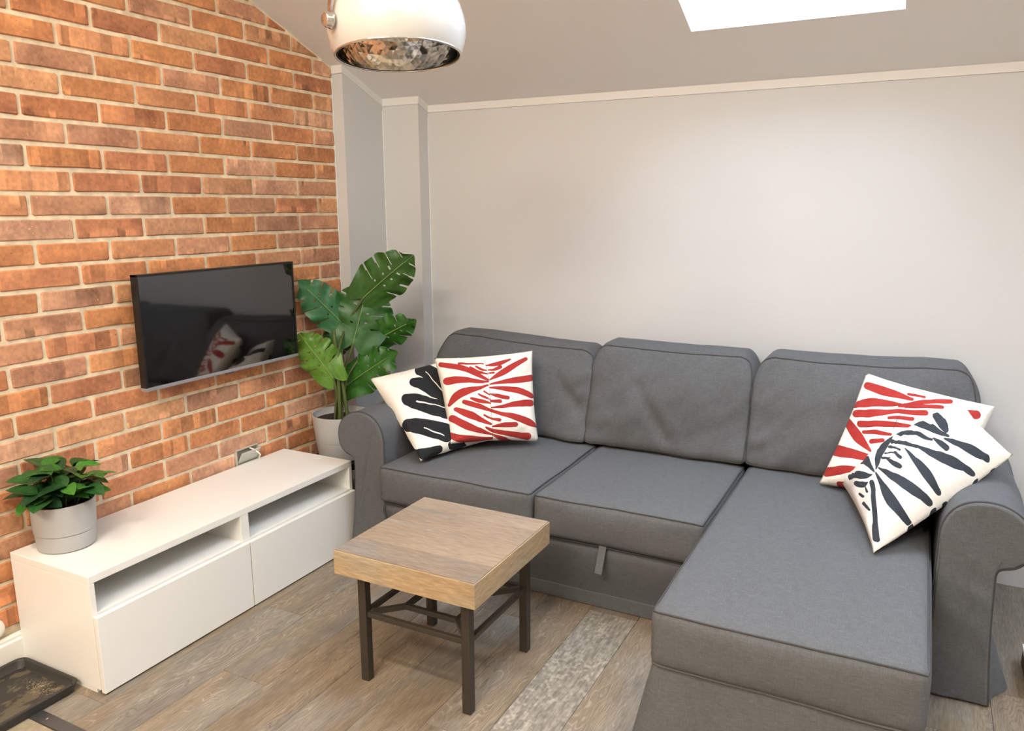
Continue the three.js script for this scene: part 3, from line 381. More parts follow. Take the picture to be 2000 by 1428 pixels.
// ---------------------------------------------------------------- scatter cushions
const PRINTS = {"P1":{"c":[[0.77,0.445,0.872],[0.93,0.455,0.46],[0.641,0.763,0.36],[0.399,0.707,0.7]],"s":[[408,814,418,795,426,779,429,764,430,750,430,735,432,706,436,653,441,593,446,536,451,490,462,446,497,423,548,427,598,457,630,505,635,539,636,576,639,634,644,703,648,775,649,845,642,910,633,971,608,983,575,983,567,983,533,983,492,983,464,985,409,897,398,840],[283,716,292,704,302,689,314,673,326,654,339,635,356,610,379,576,405,540,431,506,452,479,476,457,509,455,544,472,569,503,577,537,569,557,555,580,534,614,511,655,487,696,464,732,441,759,417,778,394,791,375,799,361,805,342,814,316,809,291,788,275,758,275,730],[113,535,128,520,149,499,173,476,199,452,224,427,251,401,283,369,318,335,351,304,379,279,421,257,478,262,531,295,561,346,559,398,539,424,514,440,479,465,439,494,398,525,361,552,327,575,292,596,260,615,232,631,211,644,182,658,146,653,113,629,96,592,99,555],[10,305,21,286,37,264,57,241,79,218,101,197,125,176,157,149,193,121,228,96,257,76,302,55,358,58,403,87,425,132,418,180,396,205,374,221,344,245,308,273,272,302,236,328,202,349,167,365,134,379,106,390,85,399,56,414,23,415,3,402,0,375,1,332],[0,145,0,130,0,103,0,68,0,25,19,0,71,0,116,0,156,0,190,0,216,3,238,5,248,12,250,24,243,37,228,46,216,48,189,53,153,60,114,69,78,79,55,88,43,93,29,99,13,109,1,125,0,148,0,174,0,191,0,196,0,125,0,108],[357,1,365,1,377,0,391,0,406,0,423,0,439,0,456,0,470,0,483,0,493,0,518,0,536,0,535,0,521,8,501,21,484,28,477,29,467,31,456,34,443,37,430,41,417,44,404,47,393,51,383,53,375,56,354,59,330,52,315,36,317,17,336,4]],"w":[[510,858,509,834,509,802,510,766,512,727,515,687,519,648,523,612,527,579,531,550,534,529,537,519,539,517,542,518,545,520,547,523,547,525,544,544,541,569,537,600,533,635,529,673,526,713,524,753,523,791,523,826,524,855,524,869,521,871,518,870,513,867,511,862],[227,534,240,523,259,508,281,491,307,473,334,453,363,434,390,416,416,400,439,386,457,375,466,370,470,371,473,373,475,377,474,380,473,381,458,390,437,403,413,419,386,436,358,455,330,475,304,494,279,512,259,528,243,541,234,547,230,546,227,543,225,539,225,536],[152,250,160,241,171,229,185,216,200,200,217,184,234,169,251,153,267,140,281,128,292,118,298,114,302,114,305,115,307,118,306,121,305,123,296,131,283,142,268,155,252,169,235,185,218,201,202,217,188,232,175,245,166,255,160,260,156,261,153,259,150,255,150,252]],"l":[]},"P2":{"c":[[0.816,0.48,0.73],[1.09,0.457,0.46],[1.002,0.82,0.34],[0.646,0.795,0.57]],"s":[[33,875,62,861,103,844,150,825,199,805,245,784,288,762,337,735,386,706,432,679,469,659,486,651,492,652,497,657,498,663,497,669,494,672,467,694,429,726,385,764,338,802,292,837,247,863,196,884,146,902,101,916,66,927,44,933,31,927,22,913,20,896,26,881],[58,651,77,650,100,649,127,648,159,648,194,646,239,644,297,641,360,637,419,634,467,633,487,633,490,635,492,639,492,644,489,647,487,648,450,658,398,672,338,689,278,706,227,719,186,727,149,731,117,732,91,732,72,732,50,731,32,718,25,697,29,674,44,656],[56,407,74,418,97,432,122,448,150,463,180,477,221,494,281,517,348,543,412,567,464,588,484,596,487,600,487,604,485,608,482,610,479,610,437,605,376,599,306,592,236,583,175,569,127,547,91,518,66,487,50,460,39,440,30,429,29,419,33,410,41,404,50,404],[221,875,235,873,255,871,280,868,307,865,335,862,364,859,392,856,418,854,441,852,459,850,467,850,470,852,471,856,471,860,469,862,467,863,453,866,433,869,409,873,382,877,353,882,325,887,297,892,272,896,250,901,232,904,222,904,216,899,213,891,213,883,217,876],[321,816,327,808,336,795,346,781,359,766,375,754,393,745,416,738,440,733,462,729,480,726,487,725,490,726,491,729,491,731,490,734,489,734,476,741,457,750,436,761,415,772,398,782,384,792,371,802,358,813,347,823,338,831,331,836,326,836,321,832,319,826,319,819],[381,821,388,815,396,806,407,795,418,785,429,777,440,772,452,769,462,768,472,767,479,766,483,766,486,767,487,770,487,773,486,775,485,776,479,779,471,782,462,787,453,792,444,797,435,803,424,811,413,819,402,828,393,834,388,838,383,837,380,834,379,829,379,824],[911,918,876,899,826,873,769,843,713,813,664,786,627,761,592,736,561,712,534,690,513,673,503,665,501,662,502,658,504,655,507,654,510,655,530,661,558,669,591,680,629,693,668,711,711,735,763,767,819,804,871,840,913,869,935,885,940,897,938,909,930,918,919,920],[959,712,931,705,894,697,853,689,809,681,765,673,719,663,665,652,610,640,560,629,520,621,503,618,501,615,500,611,501,607,504,605,506,605,538,605,584,604,638,605,694,606,745,608,789,611,834,616,878,622,918,628,953,635,988,649,1000,681,1000,700,1000,718,978,715],[976,502,954,507,926,518,892,533,853,547,808,559,756,567,693,571,628,575,567,578,519,580,500,582,496,579,494,575,494,571,497,567,499,566,536,556,589,542,650,526,711,511,764,498,803,487,840,476,873,466,903,458,930,451,955,448,976,457,997,476,1000,495,990,501],[743,901,727,898,704,894,678,890,651,885,626,880,601,874,574,867,546,859,520,852,500,847,490,844,488,841,486,837,487,832,490,830,492,829,508,828,531,826,559,823,587,823,615,825,641,831,669,842,696,854,720,867,738,876,748,882,752,887,752,893,750,898,746,901],[630,829,621,824,611,818,598,811,586,805,574,799,562,794,547,790,532,787,518,784,507,781,502,780,500,778,499,775,500,772,501,771,503,770,512,769,524,768,539,766,555,766,570,766,584,768,599,772,614,777,626,782,636,786,646,791,652,803,652,816,647,826,637,830],[557,752,554,751,549,750,543,749,536,748,529,747,522,746,516,745,509,744,504,743,500,742,497,741,495,740,494,737,494,734,496,733,498,732,501,732,506,732,512,731,518,731,525,730,532,730,539,729,545,729,550,728,555,728,560,729,565,734,567,740,566,747,561,751],[678,466,664,470,643,475,620,482,596,488,575,493,557,497,538,499,521,501,505,503,493,504,487,505,485,504,483,502,483,499,484,497,486,496,494,491,506,483,520,475,536,466,553,458,572,452,595,445,620,440,642,435,660,431,674,430,684,435,690,444,690,454,684,463],[589,434,583,433,574,433,564,433,553,432,541,432,529,432,518,431,507,431,498,431,491,431,483,430,476,425,473,417,475,409,480,404,486,402,492,402,500,402,510,401,521,400,533,400,544,399,556,398,567,398,576,397,583,397,593,398,602,405,605,415,603,425,596,432],[427,530,430,527,434,523,439,519,445,514,451,509,457,504,462,499,468,494,472,490,476,487,479,485,482,485,485,487,486,490,486,493,484,494,482,497,478,501,473,506,468,511,462,516,457,522,451,527,446,532,442,537,439,540,435,543,431,543,427,541,425,536,426,532],[365,502,372,496,380,487,390,476,402,466,413,457,425,450,438,444,452,438,465,434,475,430,480,428,482,429,484,430,485,433,484,435,483,436,476,442,467,450,456,459,445,469,434,478,423,485,411,493,398,500,387,507,378,513,372,516,368,515,364,513,363,508,364,504],[281,452,292,445,307,435,326,424,346,413,366,404,386,398,408,393,431,390,451,388,468,386,476,385,480,386,482,389,482,393,480,396,478,397,466,404,450,412,431,423,410,433,391,442,372,449,351,455,330,461,311,467,295,471,286,473,280,471,276,466,275,460,277,454],[198,407,248,383,315,354,378,333,452,309,555,269,672,223,773,184,864,151,928,138,968,140,986,142,992,144,1000,150,1000,153,1000,158,1000,158,983,176,941,205,857,234,751,266,631,292,510,317,428,353,370,393,303,423,236,442,206,450,194,445,186,435,185,422,191,411],[939,431,923,429,903,428,876,426,843,423,803,417,753,408,688,394,618,378,552,364,501,353,481,349,479,347,478,344,479,341,482,339,484,339,525,340,586,342,655,345,725,348,783,351,824,353,857,355,883,356,905,357,924,358,951,364,976,382,988,405,980,422,957,431],[97,339,114,327,135,310,162,291,191,271,223,252,260,235,307,215,357,197,404,180,442,167,460,161,466,163,470,167,471,173,469,179,466,181,439,199,402,226,360,256,317,286,278,312,245,330,212,346,180,359,152,369,130,378,112,384,99,382,89,372,86,359,90,346],[33,234,55,217,86,194,123,168,164,143,207,121,252,104,304,89,358,77,407,67,447,59,464,56,468,58,471,61,471,66,469,69,466,71,437,85,396,106,349,130,303,155,261,179,224,200,186,223,148,247,113,269,85,288,61,301,39,301,22,289,16,268,22,246],[395,265,403,260,414,252,428,243,443,234,459,226,475,218,494,211,514,204,532,198,546,193,558,191,568,196,574,205,574,215,568,224,562,227,549,228,532,230,512,233,492,236,474,241,460,246,445,254,431,262,418,270,408,277,402,281,397,280,393,276,391,272,393,267],[732,179,716,179,693,179,666,179,638,179,611,178,585,175,557,169,530,164,505,158,486,153,476,151,473,149,472,145,474,141,477,139,479,139,495,138,518,136,544,134,572,132,598,130,623,130,650,130,678,130,703,131,723,132,740,134,752,143,756,156,753,169,742,177],[401,130,415,119,437,102,470,83,515,67,575,52,642,39,703,29,758,20,811,13,853,8,882,8,900,18,909,36,906,55,891,69,876,72,841,73,793,74,738,78,682,83,617,92,553,102,502,112,467,122,440,134,419,143,408,148,402,147,398,143,397,138,399,133],[0,85,3,68,18,51,41,32,73,16,115,4,171,1,241,0,317,2,388,5,445,9,469,10,473,14,474,19,472,25,467,28,463,29,417,34,351,42,277,52,205,63,149,74,112,83,84,91,60,100,41,108,23,117,6,127,0,137,0,138,0,125,0,102],[470,51,485,40,506,25,533,10,565,0,599,0,629,0,658,0,685,0,709,0,726,0,740,0,747,0,747,0,741,0,731,0,723,0,707,0,685,2,662,8,638,15,616,23,592,30,564,39,534,48,507,56,485,63,474,67,469,66,466,62,465,57,467,53]],"w":[],"l":[[484,912,496,645,477,329,473,0]]},"P3":{"c":[[2.203,0.445,0.442],[2.62,0.47,0.62],[2.72,0.775,0.36],[2.319,0.839,0.3]],"s":[[71,847,93,843,121,838,155,832,191,826,228,823,268,822,316,823,365,825,410,828,446,831,462,832,466,837,466,845,463,853,458,858,453,860,424,866,381,875,330,886,279,896,233,904,195,908,159,910,126,911,96,911,72,912,49,912,35,902,31,885,39,866,57,852],[47,668,72,672,101,679,133,687,166,696,197,705,231,714,273,726,318,738,359,749,391,759,405,763,407,767,407,772,404,777,400,780,397,780,369,782,328,784,279,786,228,787,182,784,142,775,105,761,72,745,42,731,14,724,4,710,5,693,4,684,7,680,34,669],[99,585,131,591,173,601,220,613,265,629,312,649,361,670,411,687,469,700,533,710,585,718,608,725,614,735,613,748,607,760,596,767,589,768,549,758,489,745,426,731,370,718,315,705,262,692,213,681,165,668,118,657,78,649,51,642,41,629,46,611,63,594,85,585],[362,619,374,621,390,625,409,629,428,633,446,637,462,641,479,644,495,648,510,651,522,654,531,657,534,664,534,674,528,682,521,687,515,687,506,684,493,681,477,677,460,673,444,668,427,664,409,658,390,652,373,646,359,642,351,639,348,634,349,627,353,622,359,619],[161,513,181,517,207,522,238,528,272,534,306,542,344,550,390,560,438,571,481,581,516,590,531,595,534,600,534,607,530,614,525,617,520,617,492,614,451,609,402,604,352,598,307,593,270,587,235,580,201,574,172,568,148,563,130,558,123,548,125,534,135,521,151,514],[211,465,225,467,245,469,267,472,291,475,312,478,333,480,355,483,377,486,398,489,413,491,422,493,425,497,426,502,423,507,418,511,415,511,402,512,383,512,360,513,336,513,313,512,291,510,268,506,244,502,223,498,206,495,195,492,190,486,191,478,196,470,205,465],[302,397,307,398,314,401,322,404,331,408,340,412,350,416,359,419,367,423,374,426,380,428,386,432,389,439,387,447,381,454,374,457,369,456,364,455,357,452,349,449,340,446,331,443,321,440,311,436,302,434,295,431,289,429,282,425,278,417,280,407,287,399,296,396],[8,525,10,514,48,483,82,454,116,426,149,401,182,381,218,365,252,351,283,339,306,330,318,326,322,326,325,329,326,333,324,338,322,340,307,356,285,378,260,403,233,429,207,453,182,473,151,495,117,518,84,539,56,557,26,574,3,577,8,567,8,550,8,533],[43,241,62,240,86,239,113,239,140,239,168,239,195,240,228,241,260,242,290,243,313,244,332,247,343,257,346,273,339,290,325,301,314,304,295,306,267,309,234,313,199,318,167,322,138,325,107,328,77,331,47,335,20,340,8,333,8,317,8,283,8,267,12,250],[50,62,67,65,89,71,115,78,141,85,164,93,185,102,206,112,227,123,245,133,259,141,270,147,274,155,273,166,266,174,257,178,250,178,236,176,216,174,192,172,167,169,142,165,117,160,90,153,61,146,34,140,1,142,0,141,0,121,0,98,7,73,35,61],[160,2,163,1,167,1,172,1,177,0,183,0,188,0,194,0,199,0,203,0,207,0,218,0,234,3,241,14,238,26,228,34,219,36,216,36,212,36,206,35,200,35,193,35,187,34,180,34,174,33,169,33,165,33,157,32,149,26,146,17,148,8,154,3],[704,946,685,936,657,924,624,910,589,893,556,876,524,857,490,835,455,812,423,791,398,775,387,768,386,764,387,760,390,756,394,755,396,755,419,765,450,778,486,795,523,812,558,828,590,842,624,857,658,871,689,884,713,895,726,903,729,914,727,928,719,940,710,946],[677,855,656,849,625,841,589,831,552,821,519,811,490,801,462,789,435,776,411,765,392,757,383,753,382,750,383,746,385,743,388,741,390,741,407,745,431,750,458,756,488,763,517,770,548,778,583,789,619,800,652,811,678,819,692,825,695,833,694,842,689,851,682,856],[910,898,897,893,879,886,858,878,837,871,820,865,807,862,795,859,784,857,774,856,765,855,756,854,750,847,748,836,752,824,759,816,765,813,772,811,781,806,794,802,809,798,826,796,845,797,867,801,890,807,911,813,927,817,942,826,950,844,949,867,938,887,922,898],[962,734,960,734,956,733,952,732,948,731,944,731,939,730,934,729,930,729,926,728,924,728,917,727,911,720,909,709,912,699,919,691,924,690,927,689,930,689,934,688,939,687,943,687,948,686,953,685,957,685,960,684,963,684,972,686,979,696,982,710,978,724,969,732],[410,878,417,878,427,879,440,879,454,880,468,881,483,882,497,883,510,884,521,884,529,885,535,886,538,890,538,896,535,902,531,906,528,907,520,906,510,906,498,905,484,905,470,904,455,904,441,903,428,902,416,902,407,902,401,900,398,896,398,889,401,883,406,878]],"w":[],"l":[[454,809,424,653,420,552]]},"P4":{"c":[[2.411,0.455,1.006],[2.755,0.693,0.64],[2.639,0.767,0.42],[2.285,0.475,0.5]],"s":[[747,681,744,643,740,597,736,551,732,511,731,479,730,456,731,432,732,408,734,386,735,369,735,351,739,338,747,335,757,342,764,358,767,371,771,386,777,408,785,437,792,472,797,511,800,553,800,599,799,648,798,699,798,747,802,847,792,858,775,833,764,807,750,722],[619,725,623,683,629,638,637,593,645,550,655,509,666,467,681,417,698,368,714,326,727,295,733,281,737,280,742,283,745,290,746,298,746,303,740,334,732,382,723,443,714,511,705,578,694,636,683,693,672,755,667,850,650,833,642,833,633,833,625,833,625,850,618,756],[489,780,498,731,512,685,528,641,544,600,559,562,573,524,589,479,606,434,621,395,633,366,640,353,644,352,648,356,651,364,652,373,651,378,643,405,632,446,619,498,606,557,591,617,576,671,558,729,542,815,525,842,508,842,500,842,492,842,483,833,483,833,487,819],[428,639,434,613,444,581,454,545,466,512,476,482,487,456,498,429,510,404,521,381,529,365,534,355,539,354,543,358,545,365,545,374,544,379,539,396,531,420,522,450,513,483,503,516,493,548,482,585,471,625,461,666,454,703,447,736,439,741,430,721,426,689,425,657],[744,14,736,24,725,43,712,70,697,106,679,145,656,187,628,237,597,292,568,348,545,397,535,419,532,421,529,418,527,413,527,406,528,402,540,352,557,288,577,222,598,164,618,119,637,87,657,58,677,35,695,19,711,10,720,6,729,5,738,5,745,8,746,11],[871,38,866,48,858,64,849,84,838,108,825,134,807,161,785,192,761,226,739,260,721,288,713,301,710,301,706,298,704,293,703,286,704,283,713,252,726,212,741,169,756,130,771,99,783,77,795,57,808,41,819,29,828,21,838,14,850,12,862,15,871,21,874,31],[516,16,517,25,521,40,524,62,526,92,526,127,521,169,512,222,501,284,491,347,482,402,479,426,478,429,476,430,474,428,472,424,472,421,471,371,469,308,467,244,467,186,467,142,468,108,470,78,473,52,476,33,478,21,481,14,488,10,498,9,508,10,514,13],[440,14,434,24,425,44,415,74,402,112,388,154,371,200,348,255,324,317,301,380,282,437,274,463,272,466,269,466,267,463,266,457,267,453,274,399,285,332,296,262,309,199,322,149,335,109,351,73,368,44,384,23,397,12,406,6,417,4,430,4,439,6,442,10],[276,4,275,10,274,23,272,46,271,76,269,110,265,151,261,207,256,274,251,345,247,408,245,436,243,442,241,445,238,445,236,442,236,438,230,390,222,327,213,261,206,199,202,146,205,102,212,63,222,34,231,15,239,6,243,2,251,1,261,1,270,1,276,2],[399,302,396,311,393,325,388,341,383,358,378,374,373,390,367,410,361,432,355,452,350,470,347,479,345,482,343,482,341,480,341,475,341,471,342,455,343,434,344,409,346,384,349,362,353,343,358,324,364,307,369,293,373,283,378,271,386,265,394,268,400,277,401,292],[431,370,431,374,430,380,428,388,427,396,426,405,424,414,423,424,422,432,421,440,420,446,418,456,414,463,408,464,404,458,401,447,402,439,402,434,403,427,404,419,404,410,405,400,406,391,407,382,408,374,409,367,409,362,411,352,417,344,423,343,429,350,431,361],[395,593,397,582,401,568,405,551,410,533,415,515,421,497,426,481,430,466,434,454,437,445,440,437,444,435,447,438,449,444,450,452,449,457,446,465,443,477,440,492,436,510,431,529,427,549,423,570,419,590,416,608,413,623,409,638,404,644,398,639,394,623,393,605],[353,543,356,535,361,525,366,514,372,501,378,488,385,475,391,462,396,452,401,442,405,435,408,431,410,431,412,433,413,438,412,443,412,445,409,452,404,461,399,472,394,485,388,498,382,513,376,528,371,541,366,554,362,564,359,572,355,572,352,567,351,558,351,549],[321,508,323,503,327,496,331,488,336,479,341,470,346,461,351,452,355,445,359,438,362,433,365,429,367,429,369,431,370,436,369,440,368,443,366,448,363,455,359,464,355,474,351,485,346,496,342,507,338,517,334,526,331,534,328,541,323,542,319,537,318,526,319,515],[703,221,701,230,699,244,695,261,692,280,688,297,683,313,677,330,671,347,666,362,661,375,659,382,657,383,655,382,653,379,652,374,652,371,653,358,653,340,654,320,655,299,656,281,658,264,660,246,662,228,664,213,666,201,670,187,679,180,690,183,699,193,704,209],[450,842,433,842,417,842,392,842,366,841,340,751,318,688,298,627,281,573,266,528,255,497,250,483,249,478,251,471,253,467,256,466,257,467,270,480,289,499,311,523,333,549,353,575,371,599,393,631,415,668,436,710,454,756,469,824,475,842,475,842,467,842,458,842],[183,768,186,738,190,703,195,666,201,629,206,593,212,559,218,528,223,502,227,480,230,463,232,453,234,449,236,447,238,448,239,451,239,455,240,467,242,485,243,507,245,534,247,563,250,594,252,627,254,661,256,693,257,722,254,824,242,867,217,875,200,875,185,891],[66,726,77,688,92,639,110,588,128,544,145,510,160,486,175,471,188,461,199,455,207,451,212,447,214,448,216,452,216,458,214,464,212,467,206,480,198,497,188,519,178,543,168,569,157,599,142,641,126,692,110,749,98,804,83,874,69,920,57,884,52,829,58,766],[80,545,86,530,95,507,105,483,116,460,126,442,136,430,145,425,152,423,158,424,162,425,165,425,167,426,168,430,167,435,165,440,163,442,159,449,154,459,148,470,143,482,138,493,132,505,124,522,114,543,104,564,96,583,87,603,77,614,71,609,70,589,75,563],[172,412,167,392,162,367,154,338,145,305,133,269,117,228,95,180,72,133,51,94,35,65,28,47,32,31,42,19,55,13,66,14,71,17,82,36,98,69,118,113,138,163,155,210,168,248,178,282,187,313,194,339,199,360,203,379,200,397,193,414,184,422,176,420],[138,372,138,375,138,379,138,384,138,390,138,397,138,403,138,409,138,415,138,420,138,424,138,429,137,434,135,439,132,441,131,440,130,437,129,434,129,431,128,426,127,421,126,416,125,411,124,406,123,401,122,397,121,394,121,387,124,377,128,369,133,365,137,367],[69,459,70,456,71,451,72,445,74,439,76,433,78,427,79,420,81,415,82,410,84,407,87,397,92,389,96,386,99,389,100,397,98,405,97,408,96,412,95,417,94,422,92,428,91,434,90,440,88,445,87,450,86,454,83,465,77,478,71,484,67,481,67,470],[58,375,59,365,61,351,63,336,66,319,69,302,71,285,74,269,76,255,78,243,80,234,82,225,86,217,90,212,94,211,96,215,96,220,95,227,94,237,93,248,91,262,89,277,87,292,85,307,84,322,82,335,81,345,79,358,73,373,66,384,60,388,57,383],[272,0,272,0,273,0,274,0,275,0,276,0,277,0,278,0,278,0,279,0,280,0,282,0,291,0,303,0,314,0,322,0,323,0,323,0,323,0,324,0,325,0,326,0,326,0,327,0,328,0,328,0,329,0,326,0,314,0,298,0,283,0,273,0],[455,0,456,0,456,0,457,0,457,0,458,0,458,0,459,0,459,0,460,0,460,0,463,0,470,0,478,0,485,0,489,0,488,0,488,0,489,0,489,0,489,0,489,0,490,0,490,0,490,0,490,0,490,0,487,0,478,0,468,0,459,0,455,0],[538,0,538,0,539,0,539,0,540,0,540,0,541,0,541,0,542,0,542,0,542,0,545,0,551,0,557,0,562,0,563,0,561,0,561,0,561,0,561,0,561,0,561,0,561,0,561,0,561,0,561,0,561,0,557,0,550,0,543,0,538,0,536,0],[743,0,743,0,743,0,744,0,744,0,745,0,746,0,746,0,747,0,747,0,748,0,751,0,758,0,766,0,773,0,777,0,776,0,776,0,777,0,777,0,777,0,777,0,777,0,778,0,778,0,778,0,778,0,775,0,766,0,755,0,746,0,742,0],[876,0,876,0,876,0,876,0,876,0,877,0,877,0,877,0,877,0,878,0,878,0,880,0,884,0,890,0,894,0,897,0,896,0,896,0,896,0,897,0,897,0,897,0,897,0,897,0,897,0,897,0,897,0,895,0,890,0,883,0,878,0,875,0]],"w":[],"l":[[493,443,273,463,180,443]]}};
function printTexture(P, ink, ground) {
  const S = 1024, cv = document.createElement('canvas'); cv.width = cv.height = S; const c = cv.getContext('2d');
  c.fillStyle = ground; c.fillRect(0, 0, S, S);
  const k = S / 1000, fill = (list, col, edge) => {
    for (const st of list) {
      const n = st.length / 2, at = (i) => [st[2 * (i % n)] * k, S - st[2 * (i % n) + 1] * k]; c.beginPath();
      for (let i = 0; i < n; i++) { const a = at(i), b = at(i + 1), m = [(a[0] + b[0]) / 2, (a[1] + b[1]) / 2]; if (!i) { const z = at(n - 1); c.moveTo((a[0] + z[0]) / 2, (a[1] + z[1]) / 2); } c.quadraticCurveTo(a[0], a[1], m[0], m[1]); }
      c.closePath(); c.fillStyle = col; c.fill(); if (edge) { c.strokeStyle = edge; c.lineWidth = 3; c.stroke(); }
    }
  };
  fill(P.s, ink[0], ink[1]); fill(P.w, ground, null);
  c.strokeStyle = ink[2]; c.lineWidth = 3; for (const l of P.l) { c.beginPath(); for (let i = 0; i < l.length; i += 2) c[i ? 'lineTo' : 'moveTo'](l[i] * k, S - l[i + 1] * k); c.stroke(); }
  const t = new THREE.CanvasTexture(cv); t.colorSpace = THREE.SRGBColorSpace; t.magFilter = THREE.LinearFilter; return t;
}
const cottonBump = tex(512, 512, (u, v) => { const t = 0.5 * fbm(u * 6, v * 6, 6, 6, 91, 4) + 0.5 * vn(u * 200, v * 200, 200, 200, 92); return [t, t, t]; }, false);
function pillow(name, label, P, o) {
  const C = P.c.map((q) => V(...q)), ctr = C.reduce((a, b) => a.add(b.clone().multiplyScalar(0.25)), V()), N = 44;
  const at = (u, v) => C[0].clone().multiplyScalar((1 - u) * (1 - v)).addScaledVector(C[1], u * (1 - v)).addScaledVector(C[2], u * v).addScaledVector(C[3], (1 - u) * v);
  const nrm = C[1].clone().sub(C[0]).add(C[2].clone().sub(C[3])).cross(C[3].clone().sub(C[0]).add(C[2].clone().sub(C[1]))).normalize();
  const pos = [], uv = [], idx = [];
  for (const side of [1, -1]) for (let i = 0; i <= N; i++) for (let j = 0; j <= N; j++) {
    const u = i / N, v = j / N, a = 2 * u - 1, b = 2 * v - 1;
    const pinch = 0.045, uu = 0.5 + (a * (1 - pinch * (1 - b * b) * Math.abs(a) ** 3)) / 2, vv = 0.5 + (b * (1 - pinch * (1 - a * a) * Math.abs(b) ** 3)) / 2;
    const prof = Math.pow(Math.max(0, (1 - a * a) * (1 - b * b)), 0.42), edge = Math.min(1 - Math.abs(a), 1 - Math.abs(b));
    const wr = n2(u * 5 + o.seed, v * 5, o.seed, 3) * 0.030 + n2(u * 14, v * 14 + o.seed, o.seed + 3, 2) * 0.010, rim = sst(0, 0.12, edge);
    const dent = (o.dent ?? []).reduce((t, [du, dv, r, d]) => t + d * Math.exp(-((u - du) ** 2 + (v - dv) ** 2) / (r * r)), 0);
    const p = at(uu, vv); p.addScaledVector(nrm, side * (o.t / 2) * prof + (o.lift ?? 0) * prof + (side > 0 ? 1 : 0) * (wr * rim + dent * prof) + 0.012 * n2(u * 3 + 5, v * 3, o.seed + 8) * (1 - rim));
    pos.push(p.x - ctr.x, p.y - ctr.y, p.z - ctr.z); uv.push(u, v);
  }
  const W = N + 1; for (const s of [0, 1]) for (let i = 0; i < N; i++) for (let j = 0; j < N; j++) { const a = s * W * W + i * W + j, b = a + W; if (s === 0) idx.push(a, b, b + 1, a, b + 1, a + 1); else idx.push(a, b + 1, b, a, a + 1, b + 1); }
  const g = new THREE.BufferGeometry(); g.setAttribute('position', new THREE.Float32BufferAttribute(pos, 3)); g.setAttribute('uv', new THREE.Float32BufferAttribute(uv, 2)); g.setIndex(idx); smooth(g);
  const m = mesh(name, g, std({ map: printTexture(P, o.ink, '#ebe6dc'), bumpMap: cottonBump, bumpScale: 0.002, roughness: 0.92 })); m.position.copy(ctr);
  return tag(m, label, 'cushion', 'printed scatter cushions on the sofa');
}
const RED = ['#a32c26', '#7c222a', '#5b2a35'], BLACK = ['#16181d', null, '#16181d'], SLATE = ['#2c3239', null, '#22262b'];
pillow('scatter_cushion', 'white cushion with big black leaf print leaning on the arm beside the plant', PRINTS.P1, { t: 0.13, seed: 3, ink: BLACK });
pillow('scatter_cushion', 'white cushion with red strokes standing in front of a black leaf cushion', PRINTS.P2, { t: 0.13, seed: 7, ink: RED });
pillow('scatter_cushion', 'red stroke print cushion propped behind a black and white one on the chaise', PRINTS.P3, { t: 0.12, seed: 11, ink: RED });
pillow('scatter_cushion', 'white cushion with black fan strokes slumped against the right arm of the chaise', PRINTS.P4, { t: 0.17, seed: 15, ink: SLATE, lift: 0.035 });

// ---------------------------------------------------------------- media bench
{
  const X0 = 0.014, X1 = 0.392, Z0 = 0.838, Z3 = 2.036, HT = 0.379, t = 0.018, zc = (Z0 + Z3) / 2;
  const b = thing('media_bench', 'low white media bench with two drawers against the brick wall', 'cabinet', [X0, 0, Z0]);
  const add = (n, g, m = whiteLaminate, par = b) => mesh(n, g.translate(-X0, 0, -Z0), m, par);
  add('top_panel', rbox(X0, X1, HT - 0.024, HT, Z0, Z3, 0.0015));
  add('side_panel', rbox(X0, X1, 0.014, HT - 0.0245, Z0, Z0 + t, 0.001)); add('side_panel', rbox(X0, X1, 0.014, HT - 0.0245, Z3 - t, Z3, 0.001));
  add('plinth', rbox(X0 + 0.01, X1 - 0.02, 0, 0.0135, Z0 + 0.012, Z3 - 0.001, 0.001));
  add('divider', rbox(X0 + 0.01, X1 - 0.001, 0.02, HT - 0.0245, zc - 0.018, zc + 0.018, 0.001));
  add('shelf', rbox(X0 + 0.01, X1 - 0.002, 0.242, 0.259, Z0 + t, zc - 0.018, 0.001), whiteInside); add('shelf', rbox(X0 + 0.01, X1 - 0.002, 0.242, 0.259, zc + 0.018, Z3 - t, 0.001), whiteInside);
  add('back_panel', rbox(X0, X0 + 0.008, 0.014, HT - 0.0245, Z0 + t, Z3 - t, 0.001), whiteInside);
  add('bottom_panel', rbox(X0, X1 - 0.002, 0.014, 0.03, Z0 + t, Z3 - t, 0.001), whiteInside);
  add('drawer', rbox(X1 + 0.0015, X1 + 0.0185, 0.006, 0.252, Z0 + 0.0015, zc - 0.0022, 0.0012)); add('drawer', rbox(X1 + 0.0015, X1 + 0.0185, 0.006, 0.252, zc + 0.0022, Z3 - 0.0015, 0.0012));
}

